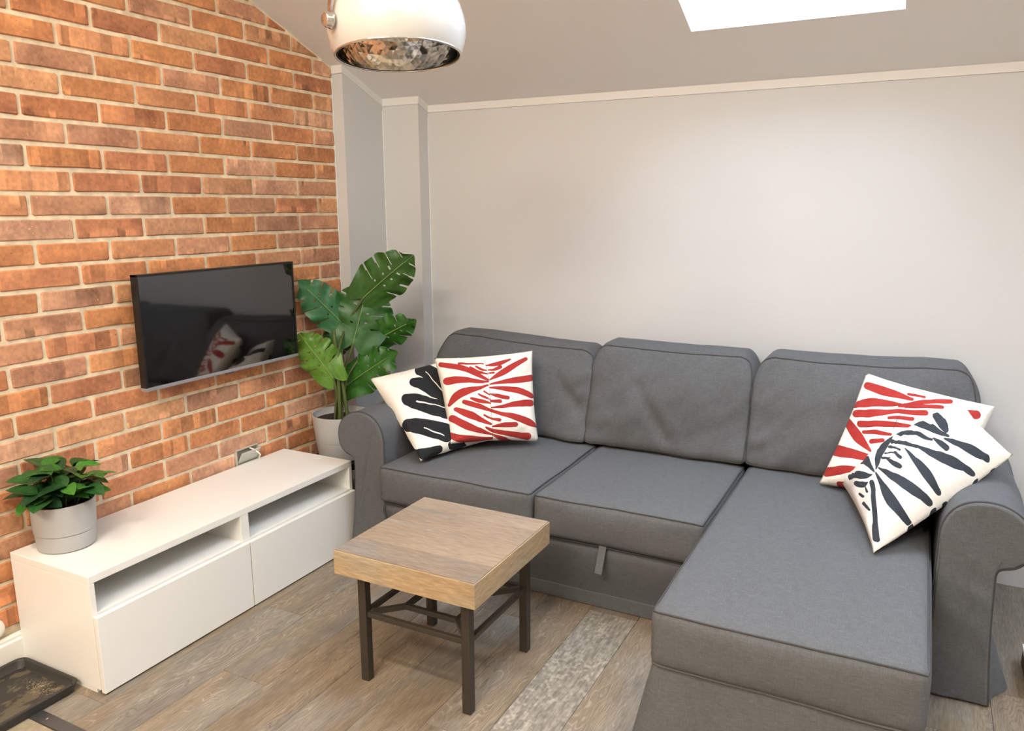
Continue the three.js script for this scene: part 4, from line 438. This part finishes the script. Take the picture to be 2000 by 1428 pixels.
// ---------------------------------------------------------------- television
{
  const xf = 0.09, z0 = 0.793, z1 = 1.554, y0 = 0.797, y1 = 1.206;
  const tv = thing('television', 'flat black television mounted on the brick wall', 'television', [0, y0, (z0 + z1) / 2]);
  const zc = (z0 + z1) / 2, add = (n, g, m, par = tv) => mesh(n, g.translate(0, -y0, -zc), m, par);
  add('bezel', merge([rbox(xf - 0.030, xf, y0 + 0.012, y1, z0, z0 + 0.008, 0.001), rbox(xf - 0.030, xf, y0 + 0.012, y1, z1 - 0.008, z1, 0.001), rbox(xf - 0.030, xf, y1 - 0.008, y1, z0, z1, 0.001)]), blackPlastic);
  add('screen', box(xf - 0.012, xf - 0.003, y0 + 0.012, y1 - 0.008, z0 + 0.008, z1 - 0.008), phy({ color: '#020202', roughness: 0.05, ior: 1.95 }));
  add('bottom_bar', rbox(xf - 0.030, xf + 0.001, y0, y0 + 0.0125, z0, z1, 0.002), std({ color: '#a3a3a8', metalness: 0.5, roughness: 0.35 }));
  add('sensor', rbox(xf - 0.014, xf - 0.002, y0 - 0.006, y0 + 0.0005, zc - 0.02, zc + 0.02, 0.002), std({ color: '#45454a', roughness: 0.4 }));
  add('rear_housing', rbox(xf - 0.055, xf - 0.012, y0 + 0.02, y1 - 0.03, z0 + 0.04, z1 - 0.04, 0.008), blackPlastic);
  add('wall_bracket', rbox(0.006, xf - 0.054, y0 + 0.1, y0 + 0.3, zc - 0.11, zc + 0.11, 0.002), blackSteel);
}

// ---------------------------------------------------------------- sockets
{
  const s = thing('wall_socket', 'grey socket box with a white cable just above the media bench', 'socket', [0, 0.372, 1.045]);
  mesh('frame', merge([rbox(-0.002, 0.012, 0, 0.070, -0.061, -0.056, 0.001), rbox(-0.002, 0.012, 0, 0.070, 0.056, 0.061, 0.001), rbox(-0.002, 0.012, 0, 0.005, -0.061, 0.061, 0.001), rbox(-0.002, 0.012, 0.066, 0.071, -0.061, 0.061, 0.001)]), std({ color: '#b9b3a6', roughness: 0.5 }), s);
  mesh('socket_plate', rbox(-0.003, 0.003, 0.004, 0.067, -0.057, 0.057, 0.001), std({ color: '#8b857a', roughness: 0.5 }), s);
  const fl = rbox(-0.002, 0.002, 0, 0.056, -0.052, 0.052, 0.001); fl.rotateZ(-0.55); fl.translate(0.006, 0.012, 0.0); mesh('flap', fl, std({ color: '#c9c6bd', roughness: 0.25 }), s);
  mesh('cable', tube([V(0.006, 0.064, -0.015), V(0.030, 0.050, -0.028), V(0.036, 0.030, -0.044), V(0.018, 0.012, -0.056), V(0.010, -0.02, -0.056)], 0.0035, 24, 8), std({ color: '#efece4', roughness: 0.5 }), s);
  const k = thing('round_socket', 'small round white socket low on the brick wall at the left edge', 'socket', [0.004, 0.149, 2.112]);
  const d = new THREE.LatheGeometry([[0, 0.012], [0.012, 0.012], [0.016, 0.016], [0.030, 0.014], [0.033, 0.006], [0.033, 0]].map((q) => new THREE.Vector2(...q)), 32); d.rotateZ(-Math.PI / 2);
  mesh('cover', d, std({ color: '#f2efe8', roughness: 0.4 }), k);
}

// ---------------------------------------------------------------- coffee table
{
  const cx = 1.2336, cz = 1.4234, s = 0.482, h = 0.441, tk = 0.077, hs = s / 2;
  const t = thing('coffee_table', 'small square coffee table with pale wood top and black steel legs', 'table', [cx, 0, cz]);
  const R = rng(9);
  const grain = (g, du, dv, swap) => { const q = g.index ? g.toNonIndexed() : g, p = q.attributes.position, n = q.attributes.normal, uv = q.attributes.uv; for (let i = 0; i < p.count; i++) { const ny = Math.abs(n.getY(i)); const a = swap ? p.getZ(i) : p.getX(i), b = ny > 0.6 ? (swap ? p.getX(i) : p.getZ(i)) : p.getY(i); uv.setXY(i, a * 1.0 + du, b * 1.0 + dv); } return q; };
  let z = hs - 0.0;
  const bt = 0.019;                                     // rim thickness
  const widths = [0.105, 0.160, 0.120], inner = s - 2 * 0.003; let zz = hs - 0.003;
  [...widths, inner - widths.reduce((a, b) => a + b)].forEach((w, i) => { mesh('board', grain(rbox(-hs + 0.003, hs - 0.003, h - 0.022, h, zz - w + 0.0004, zz - 0.0004, 0.0022), R(), R(), false), tableTop[i], t); zz -= w; });
  const mitre = (a) => { const sh = new THREE.Shape(); const e = hs - 0.0004; sh.moveTo(-e, e); sh.lineTo(e, e); sh.lineTo(e - bt, e - bt); sh.lineTo(-e + bt, e - bt); sh.lineTo(-e, e);
    const g = new THREE.ExtrudeGeometry(sh, { depth: tk - 0.004 - 0.0, bevelEnabled: true, bevelSize: 0.0015, bevelThickness: 0.0015, bevelOffset: -0.0015, bevelSegments: 1 }); g.rotateX(Math.PI / 2); g.translate(0, h - 0.0225 - 0.0015 + 0.0, 0); g.scale(1, 1, 1); g.rotateY(a); return g; };
  for (let k = 0; k < 4; k++) { const g = mitre(k * Math.PI / 2); const p = g.attributes.position; for (let i = 0; i < p.count; i++) { const y = p.getY(i), top = h - 0.0225; p.setY(i, y > h - tk / 2 ? Math.min(y + 0.019, h - 0.002) : Math.max(y + 0.02, h - tk)); } g.computeVertexNormals(); mesh('apron', grain(g, R(), R(), k % 2 === 1), tableSide, t); }
  mesh('underside', box(-hs + bt, hs - bt, h - 0.06, h - 0.024, -hs + bt, hs - bt), tableSide, t);
  const L = 0.181, lw = 0.014, y = 0.222, r = 0.0078;
  for (const [a, b] of [[-1, -1], [1, -1], [-1, 1], [1, 1]]) mesh('leg', rbox(a * L - lw, a * L + lw, 0, h - 0.06, b * L - lw, b * L + lw, 0.0025), blackSteel, t);
  const bar = (p, q, name) => { const A = V(...p), B = V(...q), d = A.distanceTo(B), g = rbox(-r, r, -r, r, 0, d, 0.0015); const m = new THREE.Matrix4().lookAt(B, A, V(0, 1, 0)); g.applyMatrix4(m); g.translate(A.x, A.y, A.z); mesh(name, g, blackSteel, t); };
  const C = [[-1, -1], [1, -1], [1, 1], [-1, 1]], iq = 0.092;
  for (let k = 0; k < 4; k++) { const a = C[k], b = C[(k + 1) % 4]; bar([a[0] * L, y, a[1] * L], [b[0] * L, y, b[1] * L], 'stretcher'); bar([a[0] * iq, y, a[1] * iq], [b[0] * iq, y, b[1] * iq], 'inner_bar'); bar([a[0] * L, y, a[1] * L], [a[0] * iq, y, a[1] * iq], 'diagonal_bar'); }
}

// ---------------------------------------------------------------- plants
const leafMap = tex(256, 256, (u, v) => { const n = fbm(u * 12, v * 12, 12, 12, 101, 4), a = Math.abs(v - 0.5) * 2, rib = Math.abs(((u * 9 - a * 1.1) % 1 + 1) % 1 - 0.5); const vein = sst(0.06, 0.0, rib) * 0.35 + sst(0.045, 0.0, a) * 0.9; const t = 0.85 + 0.3 * (n - 0.5); return [lerp(t, 1.25, vein), lerp(t, 1.15, vein), lerp(t, 1.1, vein)]; });
const leafMat = (c) => std({ color: c, map: leafMap, roughness: 0.42, side: THREE.DoubleSide });
function monsteraLeaf(B, T, halfW, roll, o = {}) {
  // a split leaf from stalk end B to tip T: grid along the rib and outwards, cells left out in the slits, two skins
  const rib = T.clone().sub(B), len = rib.length(), d = rib.clone().normalize(), toCam = V(2.46, 1.43, 3.33).sub(B).normalize();
  const nrm0 = toCam.clone().addScaledVector(d, -toCam.dot(d)).normalize(), side0 = nrm0.clone().cross(d).normalize();
  const q = new THREE.Quaternion().setFromAxisAngle(d, roll), side = side0.applyQuaternion(q), nrm = nrm0.applyQuaternion(q);
  const N = 84, M = 12, R = rng(o.seed ?? 1), pos = [], uv = [], idx = [], keep = [], slits = [[], []];
  for (const s of [0, 1]) { let x = 0.22 + R() * 0.08; while (x < 0.88) { slits[s].push([x, 0.30 + R() * 0.30, 0.008 + R() * 0.006]); x += 0.16 + R() * 0.07; } }
  const holes = [[0.3, 0.22], [0.45, 0.2], [0.58, 0.24]];
  const width = (t) => { const a = t < 0.3 ? 0.62 + 0.38 * Math.sin((t / 0.3) * Math.PI / 2) : Math.pow(Math.cos(((t - 0.3) / 0.7) * Math.PI / 2), 0.72); return a; };
  const th = 0.0012;
  for (const s of [0, 1]) for (let i = 0; i <= N; i++) for (let j = 0; j <= M; j++) {
    const t = i / N, k = j / M, sg = s ? -1 : 1;
    let back = 0; if (t < 0.18) back = (1 - t / 0.18) ** 1.5 * 0.16 * Math.sin(k * Math.PI * 0.75);          // heart shaped base
    let w = width(t) * halfW; for (const [c, , g] of slits[s]) { const dd = Math.abs(t + k * 0.0 - c); w *= 1 - 0.06 * Math.exp(-((dd / (g * 1.8)) ** 2)); }
    const along = (t - back + k * 0.10 * Math.sin(Math.PI * Math.min(1, t * 1.1))) * len * (o.stretch ?? 1);
    const droop = (o.droop ?? 0.06) * len * t * t, cup = (o.cup ?? 0.18) * w * k * k, wave = 0.010 * n2(t * 6 + (o.seed ?? 1), k * 2 + s * 5, 7, 2);
    const p = B.clone().addScaledVector(d, along).addScaledVector(side, sg * w * k).addScaledVector(nrm, -cup + wave + 0.012 * Math.sin(t * 22) * k * k); p.y -= droop;
    pos.push(p.x, p.y, p.z); uv.push(t, 0.5 + sg * k * 0.5);
  }
  const W = M + 1;
  for (const s of [0, 1]) for (let i = 0; i < N; i++) for (let j = 0; j < M; j++) {
    const t = (i + 0.5) / N, k = (j + 0.5) / M;
    let cut = false; for (const [c, k0, g] of slits[s]) if (k > k0 && Math.abs(t - c) < g * (0.35 + 0.85 * (k - k0) / (1 - k0))) cut = true;
    for (const [c, hk] of holes) if (Math.abs(t - c - 0.03 * s) < 0.012 && Math.abs(k - hk) < 0.06) cut = true;
    if (cut) continue; const a = s * (N + 1) * W + i * W + j, b = a + W; if (s === 0) idx.push(a, b, b + 1, a, b + 1, a + 1); else idx.push(a, b + 1, b, a, a + 1, b + 1);
  }
  const g = new THREE.BufferGeometry(); g.setAttribute('position', new THREE.Float32BufferAttribute(pos, 3)); g.setAttribute('uv', new THREE.Float32BufferAttribute(uv, 2)); g.setIndex(idx); smooth(g);
  return g;
}
function pot(parent, r0, r1, h, wall, split) {
  const pr = [[0, 0], [r0 - 0.006, 0], [r0, 0.005], [lerp(r0, r1, split) - 0.0005, h * split - 0.0012], [lerp(r0, r1, split) - 0.003, h * split], [lerp(r0, r1, split) + 0.0008, h * split + 0.0015], [r1, h - 0.002], [r1 - 0.002, h], [r1 - wall, h - 0.001], [r1 - wall - 0.006, h * 0.6], [0, h * 0.6]].map((q) => new THREE.Vector2(...q));
  return mesh('pot', new THREE.LatheGeometry(pr, 56), greyPot, parent);
}
{
  const px = 0.192, pz = 0.655, py = 0.318;
  const st = thing('plant_stand', 'low black stand under the tall plant pot behind the sofa arm', 'stand', [px, 0, pz]);
  mesh('stand_top', new THREE.CylinderGeometry(0.135, 0.130, 0.03, 40).translate(0, py - 0.016, 0), blackPlastic, st);
  for (let k = 0; k < 3; k++) { const a = 0.6 + k * 2.094; mesh('leg', tube([V(Math.cos(a) * 0.10, py - 0.03, Math.sin(a) * 0.10), V(Math.cos(a) * 0.12, 0.004, Math.sin(a) * 0.12)], 0.011, 6, 10), blackPlastic, st); }
  const t = thing('monstera_plant', 'tall artificial monstera with split green leaves in a grey pot', 'plant', [px, py, pz]);
  pot(t, 0.104, 0.128, 0.205, 0.008, 0.42);
  mesh('soil', new THREE.CylinderGeometry(0.116, 0.112, 0.02, 32).translate(0, 0.165, 0), soil, t);
  const rel = (x, y, z) => V(x - px, y - py, z - pz), stemMat = std({ color: '#4d5a2a', roughness: 0.6 }), pale = std({ color: '#7d9150', roughness: 0.55 });
  const L = [ // base, tip, half width, roll, colour, seed, petiole start
    [[0.247, 1.031, 0.530], [0.494, 1.240, 0.480], 0.112, 0.25, '#3c6a22', 3, 0.04, [0.150, 0.880, 0.565]],
    [[0.205, 0.825, 0.560], [0.255, 1.105, 0.490], 0.150, -0.1, '#33672a', 8, 0.0, [0.170, 0.70, 0.590]],
    [[0.150, 0.900, 0.545], [0.064, 1.130, 0.740], 0.090, 0.2, '#3f7a4a', 12, 0.03, [0.20, 0.80, 0.66]],
    [[0.125, 0.915, 0.550], [0.100, 0.745, 0.580], 0.070, 0.3, '#22491a', 17, 0.0, [0.15, 0.82, 0.58]],
    [[0.190, 0.689, 0.690], [0.064, 0.900, 0.755], 0.092, -0.35, '#5f8f2a', 21, 0.03, [0.192, 0.60, 0.67]],
    [[0.227, 0.810, 0.470], [0.463, 0.948, 0.430], 0.085, 0.45, '#3a7526', 26, 0.05, [0.185, 0.68, 0.580]],
    [[0.160, 0.625, 0.575], [0.420, 0.812, 0.520], 0.096, -0.35, '#356f22', 30, 0.04, [0.175, 0.58, 0.620]],
  ];
  for (const [b, tip, w, roll, col, seed, droop, from] of L) {
    const B = rel(...b), T = rel(...tip), leaf = mesh('leaf', monsteraLeaf(V(...b), V(...tip), w, roll, { seed, droop }).translate(-px, -py, -pz), leafMat(col), t);
    const P = rel(...from), so = V((hash(seed, 1, 2) - 0.5) * 0.05, 0.17, (hash(seed, 2, 2) - 0.5) * 0.05);
    mesh('stalk', tube([so, so.clone().lerp(P, 0.6).add(V(0, 0.02, 0)), P, B.clone().lerp(P, 0.3), B.clone()], 0.0052, 30, 8), stemMat, leaf);
    const mid = B.clone().lerp(T, 0.45); mesh('midrib', tube([B.clone(), mid, B.clone().lerp(T, 0.8)].map((v, i) => v.add(V(0.002, -droop * B.distanceTo(T) * [0, 0.2, 0.64][i], 0.004))), 0.0020, 14, 6), pale, leaf);
  }
  for (const [dx, dz, h] of [[0.005, 0.01, 0.42], [-0.02, -0.005, 0.30], [0.018, -0.01, 0.26]]) mesh('stem', tube([V(dx * 1.6, 0.16, dz * 1.6), V(dx, 0.16 + h * 0.5, dz), V(dx * 0.4 - 0.01, 0.16 + h, dz)], 0.0085, 14, 8), stemMat, t);
}
{
  const px = 0.118, pz = 1.915, py = 0.380;
  const t = thing('potted_plant', 'small bushy green plant in a grey pot standing on the white bench', 'plant', [px, py, pz]);
  pot(t, 0.084, 0.0945, 0.152, 0.005, 0.36);
  mesh('soil', new THREE.CylinderGeometry(0.086, 0.085, 0.015, 28).translate(0, 0.128, 0), soil, t);
  const R = rng(23), cols = ['#3f7a2c', '#2f5f2a', '#274d2b', '#4c8f33', '#35682f'].map(leafMat), stemMat = std({ color: '#3a4424', roughness: 0.7 });
  const blade = (len, w) => { const N = 10, M = 4, pos = [], uv = [], idx = []; for (let i = 0; i <= N; i++) for (let j = -M; j <= M; j++) { const a = i / N, k = j / M, ww = w * Math.pow(Math.sin(Math.PI * Math.pow(a, 0.8)), 0.75) + 0.0005; pos.push(a * len, -0.25 * len * a * a + 0.25 * Math.abs(k) * ww, k * ww); uv.push(a, 0.5 + k * 0.5); } const W = 2 * M + 1; for (let i = 0; i < N; i++) for (let j = 0; j < W - 1; j++) { const a = i * W + j, b = a + W; idx.push(a, a + 1, b, b, a + 1, b + 1); } const g = new THREE.BufferGeometry(); g.setAttribute('position', new THREE.Float32BufferAttribute(pos, 3)); g.setAttribute('uv', new THREE.Float32BufferAttribute(uv, 2)); g.setIndex(idx); return smooth(g); };
  for (let k = 0; k < 16; k++) {
    const a = k * 2.399, rr = 0.02 + 0.088 * Math.sqrt(k / 16), hgt = 0.165 + 0.085 * (1 - k / 16) + R() * 0.02, root = V(Math.cos(a) * rr * 0.45, 0.12, Math.sin(a) * rr * 0.45), topP = V(Math.max(-0.075, Math.cos(a) * rr), hgt, Math.sin(a) * rr);
    mesh('stem', tube([root, root.clone().lerp(topP, 0.5).add(V(0, 0.01, 0)), topP], 0.0022, 10, 6), stemMat, t);
    const n = 5 + (k % 2);
    for (let q = 0; q < n; q++) {
      const b = a + (q / n) * 6.283 + R() * 0.7, el = (R() - 0.35) * 0.8, len = 0.062 + R() * 0.030, w = len * (0.31 + R() * 0.10), g = blade(len, w), at = root.clone().lerp(topP, q < 3 ? 1 : 0.62);
      g.rotateX((R() - 0.5) * 0.8); g.rotateZ(el); g.rotateY(-b); g.translate(at.x, at.y, at.z); const p = g.attributes.position; let mn = 9; for (let i = 0; i < p.count; i++) mn = Math.min(mn, p.getX(i)); if (mn < -px + 0.012) g.translate(-px + 0.012 - mn, 0, 0);
      mesh('leaf', g, cols[Math.floor(R() * cols.length)], t);
    }
  }
}

// ---------------------------------------------------------------- pendant lamp (switched off)
{
  const cx = 1.236, cy = 1.806, cz = 1.6, l = thing('pendant_lamp', 'white dome pendant lamp with chrome yoke and faceted mirror inside', 'lamp', [cx, cy, cz]);
  const head = new THREE.Group(); head.name = 'lamp_head'; l.add(head); head.rotation.set(-0.085, 0.61, 0.02, 'YXZ');
  const prof = [[0.1585, 0.0], [0.166, 0.016], [0.1725, 0.038], [0.1745, 0.060], [0.172, 0.085], [0.163, 0.115], [0.148, 0.148], [0.126, 0.182], [0.097, 0.212], [0.062, 0.234], [0.030, 0.245], [0.0, 0.248]].map((q) => new THREE.Vector2(...q));
  const curve = new THREE.SplineCurve(prof).getPoints(48).map((p) => new THREE.Vector2(Math.max(0, p.x), p.y));
  mesh('shade', new THREE.LatheGeometry(curve, 72), phy({ color: '#c9c6c0', roughness: 0.25, clearcoat: 1, clearcoatRoughness: 0.03 }), head);
  mesh('rim', new THREE.TorusGeometry(0.1575, 0.0028, 10, 72).rotateX(Math.PI / 2), chrome, head);
  { const N = 62, M = 22, R = rng(4), pos = [], P = []; for (let j = 0; j <= M; j++) { const row = []; const t = j / M, c = curve[Math.floor(lerp(0, curve.length - 1, t))], jit = () => (R() - 0.5) * 0.0011; for (let i = 0; i < N; i++) { const a = ((i + (j % 2) * 0.5) / N) * 6.28318; const q = Math.max(0.001, c.x * 0.955 - 0.002 + jit()); row.push(V(Math.cos(a) * q, c.y * 0.97 + 0.001, Math.sin(a) * q)); } P.push(row); }
    for (let j = 0; j < M; j++) for (let i = 0; i < N; i++) { const o = j % 2, a = P[j][i], b = P[j][(i + 1) % N], c = P[j + 1][(i + o + N) % N], d = P[j + 1][(i + o + 1) % N], e = P[j + 1][(i + o - 1 + N) % N]; for (const v of [a, b, c, a, c, e]) pos.push(v.x, v.y, v.z); }
    const g = new THREE.BufferGeometry(); g.setAttribute('position', new THREE.Float32BufferAttribute(pos, 3)); g.computeVertexNormals(); mesh('reflector', g, std({ color: '#f6f3ee', metalness: 1, roughness: 0.08, side: THREE.DoubleSide }), head); }
  mesh('bulb', new THREE.SphereGeometry(0.030, 24, 16).translate(0, 0.13, 0), phy({ color: '#f4f2ec', roughness: 0.3 }), head);
  const yg = new THREE.Group(); yg.name = 'yoke'; yg.rotation.y = 1.12; l.add(yg);
  const band = []; for (let k = 0; k <= 24; k++) { const a = Math.PI * (k / 24); band.push([Math.cos(a) * 0.183, 0.062 + Math.sin(a) * 0.235]); }
  const pos = [], idx = []; band.forEach(([x, y], i) => { const n = V(x, (y - 0.062) * 0.75, 0).normalize(); for (const [dz, o] of [[-0.009, 0.0012], [0.009, 0.0012], [0.009, -0.0012], [-0.009, -0.0012]]) pos.push(x + n.x * o, y + n.y * o, dz); if (i) for (let k = 0; k < 4; k++) { const a = (i - 1) * 4 + k, b = (i - 1) * 4 + (k + 1) % 4; idx.push(a, b, a + 4, b, b + 4, a + 4); } });
  const bg = new THREE.BufferGeometry(); bg.setAttribute('position', new THREE.Float32BufferAttribute(pos, 3)); bg.setIndex(idx); const bn = bg.toNonIndexed(); bn.computeVertexNormals(); mesh('band', bn, chrome, yg);
  for (const s of [-1, 1]) { const k = new THREE.LatheGeometry([[0, 0.020], [0.014, 0.020], [0.018, 0.015], [0.018, 0.006], [0.021, 0.004], [0.021, 0], [0, 0]].map((q) => new THREE.Vector2(...q)), 28); k.rotateZ(-s * Math.PI / 2); k.translate(s * 0.178, 0.062, 0); mesh('knob', k, chrome, yg); }
  mesh('cord', new THREE.CylinderGeometry(0.003, 0.003, hAt(cz) - cy - 0.30 - 0.02, 10).translate(0, 0.30 + (hAt(cz) - cy - 0.32) / 2, 0), std({ color: '#e9e6df', roughness: 0.5 }), l);
  const rose = new THREE.LatheGeometry([[0, 0], [0.02, 0], [0.055, 0.03], [0.055, 0.045], [0, 0.045]].map((q) => new THREE.Vector2(...q)), 32); rose.rotateX(-TH); rose.translate(0, hAt(cz) - cy - 0.045, 0.0); mesh('ceiling_rose', rose, chrome, l);
}

// ---------------------------------------------------------------- boot tray, box at the right
{
  const t = thing('boot_tray', 'black plastic boot tray with dried dirt on the floor beside the bench', 'tray', [0.026, 0, 2.045]);
  const w = 0.292, d = 0.50, h = 0.034, rr = (x0, x1, z0, z1, r) => { const s = new THREE.Shape(); s.moveTo(x0 + r, z0); s.lineTo(x1 - r, z0); s.absarc(x1 - r, z0 + r, r, -Math.PI / 2, 0); s.lineTo(x1, z1 - r); s.absarc(x1 - r, z1 - r, r, 0, Math.PI / 2); s.lineTo(x0 + r, z1); s.absarc(x0 + r, z1 - r, r, Math.PI / 2, Math.PI); s.lineTo(x0, z0 + r); s.absarc(x0 + r, z0 + r, r, Math.PI, Math.PI * 1.5); return s; };
  const rings = [[0.010, 0.002], [0.002, 0.026], [0.000, 0.032], [0.003, h], [0.009, h], [0.012, 0.030], [0.018, 0.010], [0.024, 0.0075]], pos = [], uv = [], idx = []; let n = 0;
  rings.forEach(([ins, y], k) => { const p = rr(ins, w - ins, ins, d - ins, 0.030 - ins * 0.5).getPoints(6); n = p.length; p.forEach((q) => { pos.push(q.x, y, q.y); uv.push(q.x, q.y); }); });
  for (let k = 0; k < rings.length - 1; k++) for (let i = 0; i < n; i++) { const a = k * n + i, b = k * n + (i + 1) % n; idx.push(a, a + n, b, b, a + n, b + n); }
  const rim = new THREE.BufferGeometry(); rim.setAttribute('position', new THREE.Float32BufferAttribute(pos, 3)); rim.setAttribute('uv', new THREE.Float32BufferAttribute(uv, 2)); rim.setIndex(idx); smooth(rim);
  mesh('rim', rim, std({ color: '#35322e', roughness: 0.55, side: THREE.DoubleSide }), t);
  const dirt = tex(512, 512, (u, v) => { const f = fbm(u * 10, v * 10, 10, 10, 111, 4), g = vn(u * 140, v * 140, 140, 140, 112), e = sst(0.30, 0.0, Math.abs(v - 0.12) * 3) * sst(0.2, 0.5, u), sw = sst(0.52, 0.62, f) * 0.35 + (g > 0.72 ? 1 : 0) * e * 0.9; return [lerp(0.19, 0.62, sw), lerp(0.18, 0.56, sw), lerp(0.165, 0.42, sw)]; });
  const fg = box(0.016, w - 0.016, 0.002, 0.0085, 0.016, d - 0.016); const fp = fg.attributes.position, fu = fg.attributes.uv; for (let i = 0; i < fp.count; i++) fu.setXY(i, fp.getX(i) / w, fp.getZ(i) / d);
  mesh('tray_floor', fg, std({ map: dirt, roughness: 0.5 }), t);
  const b = thing('white_box', 'corner of a low white box on the floor at the right edge', 'box', [2.903, 0, 0.69]);
  mesh('carton', rbox(-0.05, 0.17, 0, 0.052, -0.10, 0.12, 0.003), std({ color: '#5a4230', roughness: 0.7 }), b); mesh('lid', rbox(-0.053, 0.173, 0.0525, 0.066, -0.103, 0.123, 0.003), std({ color: '#f1eee8', roughness: 0.5 }), b);
}

// ---------------------------------------------------------------- ceiling spotlights behind the camera (the lamps that light the room)
{
  const spots = [[0.72, 2.98, 0.5, 1.6, 0.40], [0.86, 2.98, 0.8, 1.3, 0.40], [1.55, 3.05, 0.8, 1.6, 0.45], [2.05, 3.05, 1.1, 1.6, 0.45], [2.55, 3.05, 1.3, 1.6, 0.45], [3.05, 3.05, 1.2, 1.5, 0.5], [3.55, 3.05, 1.0, 1.4, 0.5], [0.40, 4.75, 0.45, 1.8, 0.8]];  // last one is unseen, far behind the camera, placed to light the bench
  const SPOT_LABELS = ['white ceiling spotlight nearest the brick wall, outside the picture', 'white ceiling spotlight second from the brick wall, outside the picture', 'white ceiling spotlight third from the brick wall, outside the picture', 'white ceiling spotlight fourth from the brick wall, outside the picture', 'white ceiling spotlight fifth from the brick wall, outside the picture', 'white ceiling spotlight sixth from the brick wall, outside the picture', 'white ceiling spotlight farthest from the brick wall, outside the picture', 'lone unseen ceiling spotlight far behind the camera, placed to light the bench and brick wall'];
  for (const [x, z, tx, tz, k] of spots) {
    const l = thing('ceiling_spotlight', SPOT_LABELS.shift(), 'spotlight', [x, HF, z], 'ceiling spotlights behind the camera');
    mesh('housing', new THREE.LatheGeometry([[0.040, 0], [0.042, -0.05], [0.036, -0.052], [0.032, -0.012], [0, -0.010]].map((q) => new THREE.Vector2(...q)), 32), std({ color: '#e9e6e0', roughness: 0.4, side: THREE.DoubleSide }), l);
    mesh('lens', new THREE.CylinderGeometry(0.030, 0.030, 0.006, 28).translate(0, -0.042, 0), std({ color: '#fff6e6', emissive: LAMP, emissiveIntensity: 18 }), l);
    const s = new THREE.SpotLight(LAMP, LAMP_POWER * k, 0, 1.25, 1.0, 2); s.position.set(x, HF - 0.056, z); s.target.position.set(tx, 0.6, tz); s.castShadow = true; s.shadow.radius = k > 1 ? 4 : 2.5; s.shadow.mapSize.set(1024, 1024);
    scene.add(s); scene.add(s.target); s.name = 'spotlight_beam'; s.target.name = 'spotlight_target';
  }
}
{ // unseen ceiling panel behind the camera, placed to light surfaces facing it
  RectAreaLightUniformsLib.init();
  const w = 1.2, d = 0.6, l = thing('unseen_ceiling_panel', 'unseen warm ceiling panel out of view behind the camera, placed to light the sofa and bench fronts', 'lamp', [1.7, HF, 4.6]);
  mesh('panel_frame', merge([rbox(-w / 2 - 0.02, w / 2 + 0.02, -0.05, 0, -d / 2 - 0.02, -d / 2, 0.003), rbox(-w / 2 - 0.02, w / 2 + 0.02, -0.05, 0, d / 2, d / 2 + 0.02, 0.003), rbox(-w / 2 - 0.02, -w / 2, -0.05, 0, -d / 2, d / 2, 0.003), rbox(w / 2, w / 2 + 0.02, -0.05, 0, -d / 2, d / 2, 0.003)]), std({ color: '#e9e6e0', roughness: 0.4 }), l);
  mesh('diffuser', box(-w / 2, w / 2, -0.046, -0.03, -d / 2, d / 2), std({ color: '#fff6e6', emissive: LAMP, emissiveIntensity: 2 }), l);
  const a = new THREE.RectAreaLight(LAMP, PANEL_POWER, w, d); a.position.set(1.7, HF - 0.052, 4.6); a.lookAt(1.7, 0, 4.6); a.name = 'unseen_panel_beam'; scene.add(a);
}
renderer.render(scene, camera);
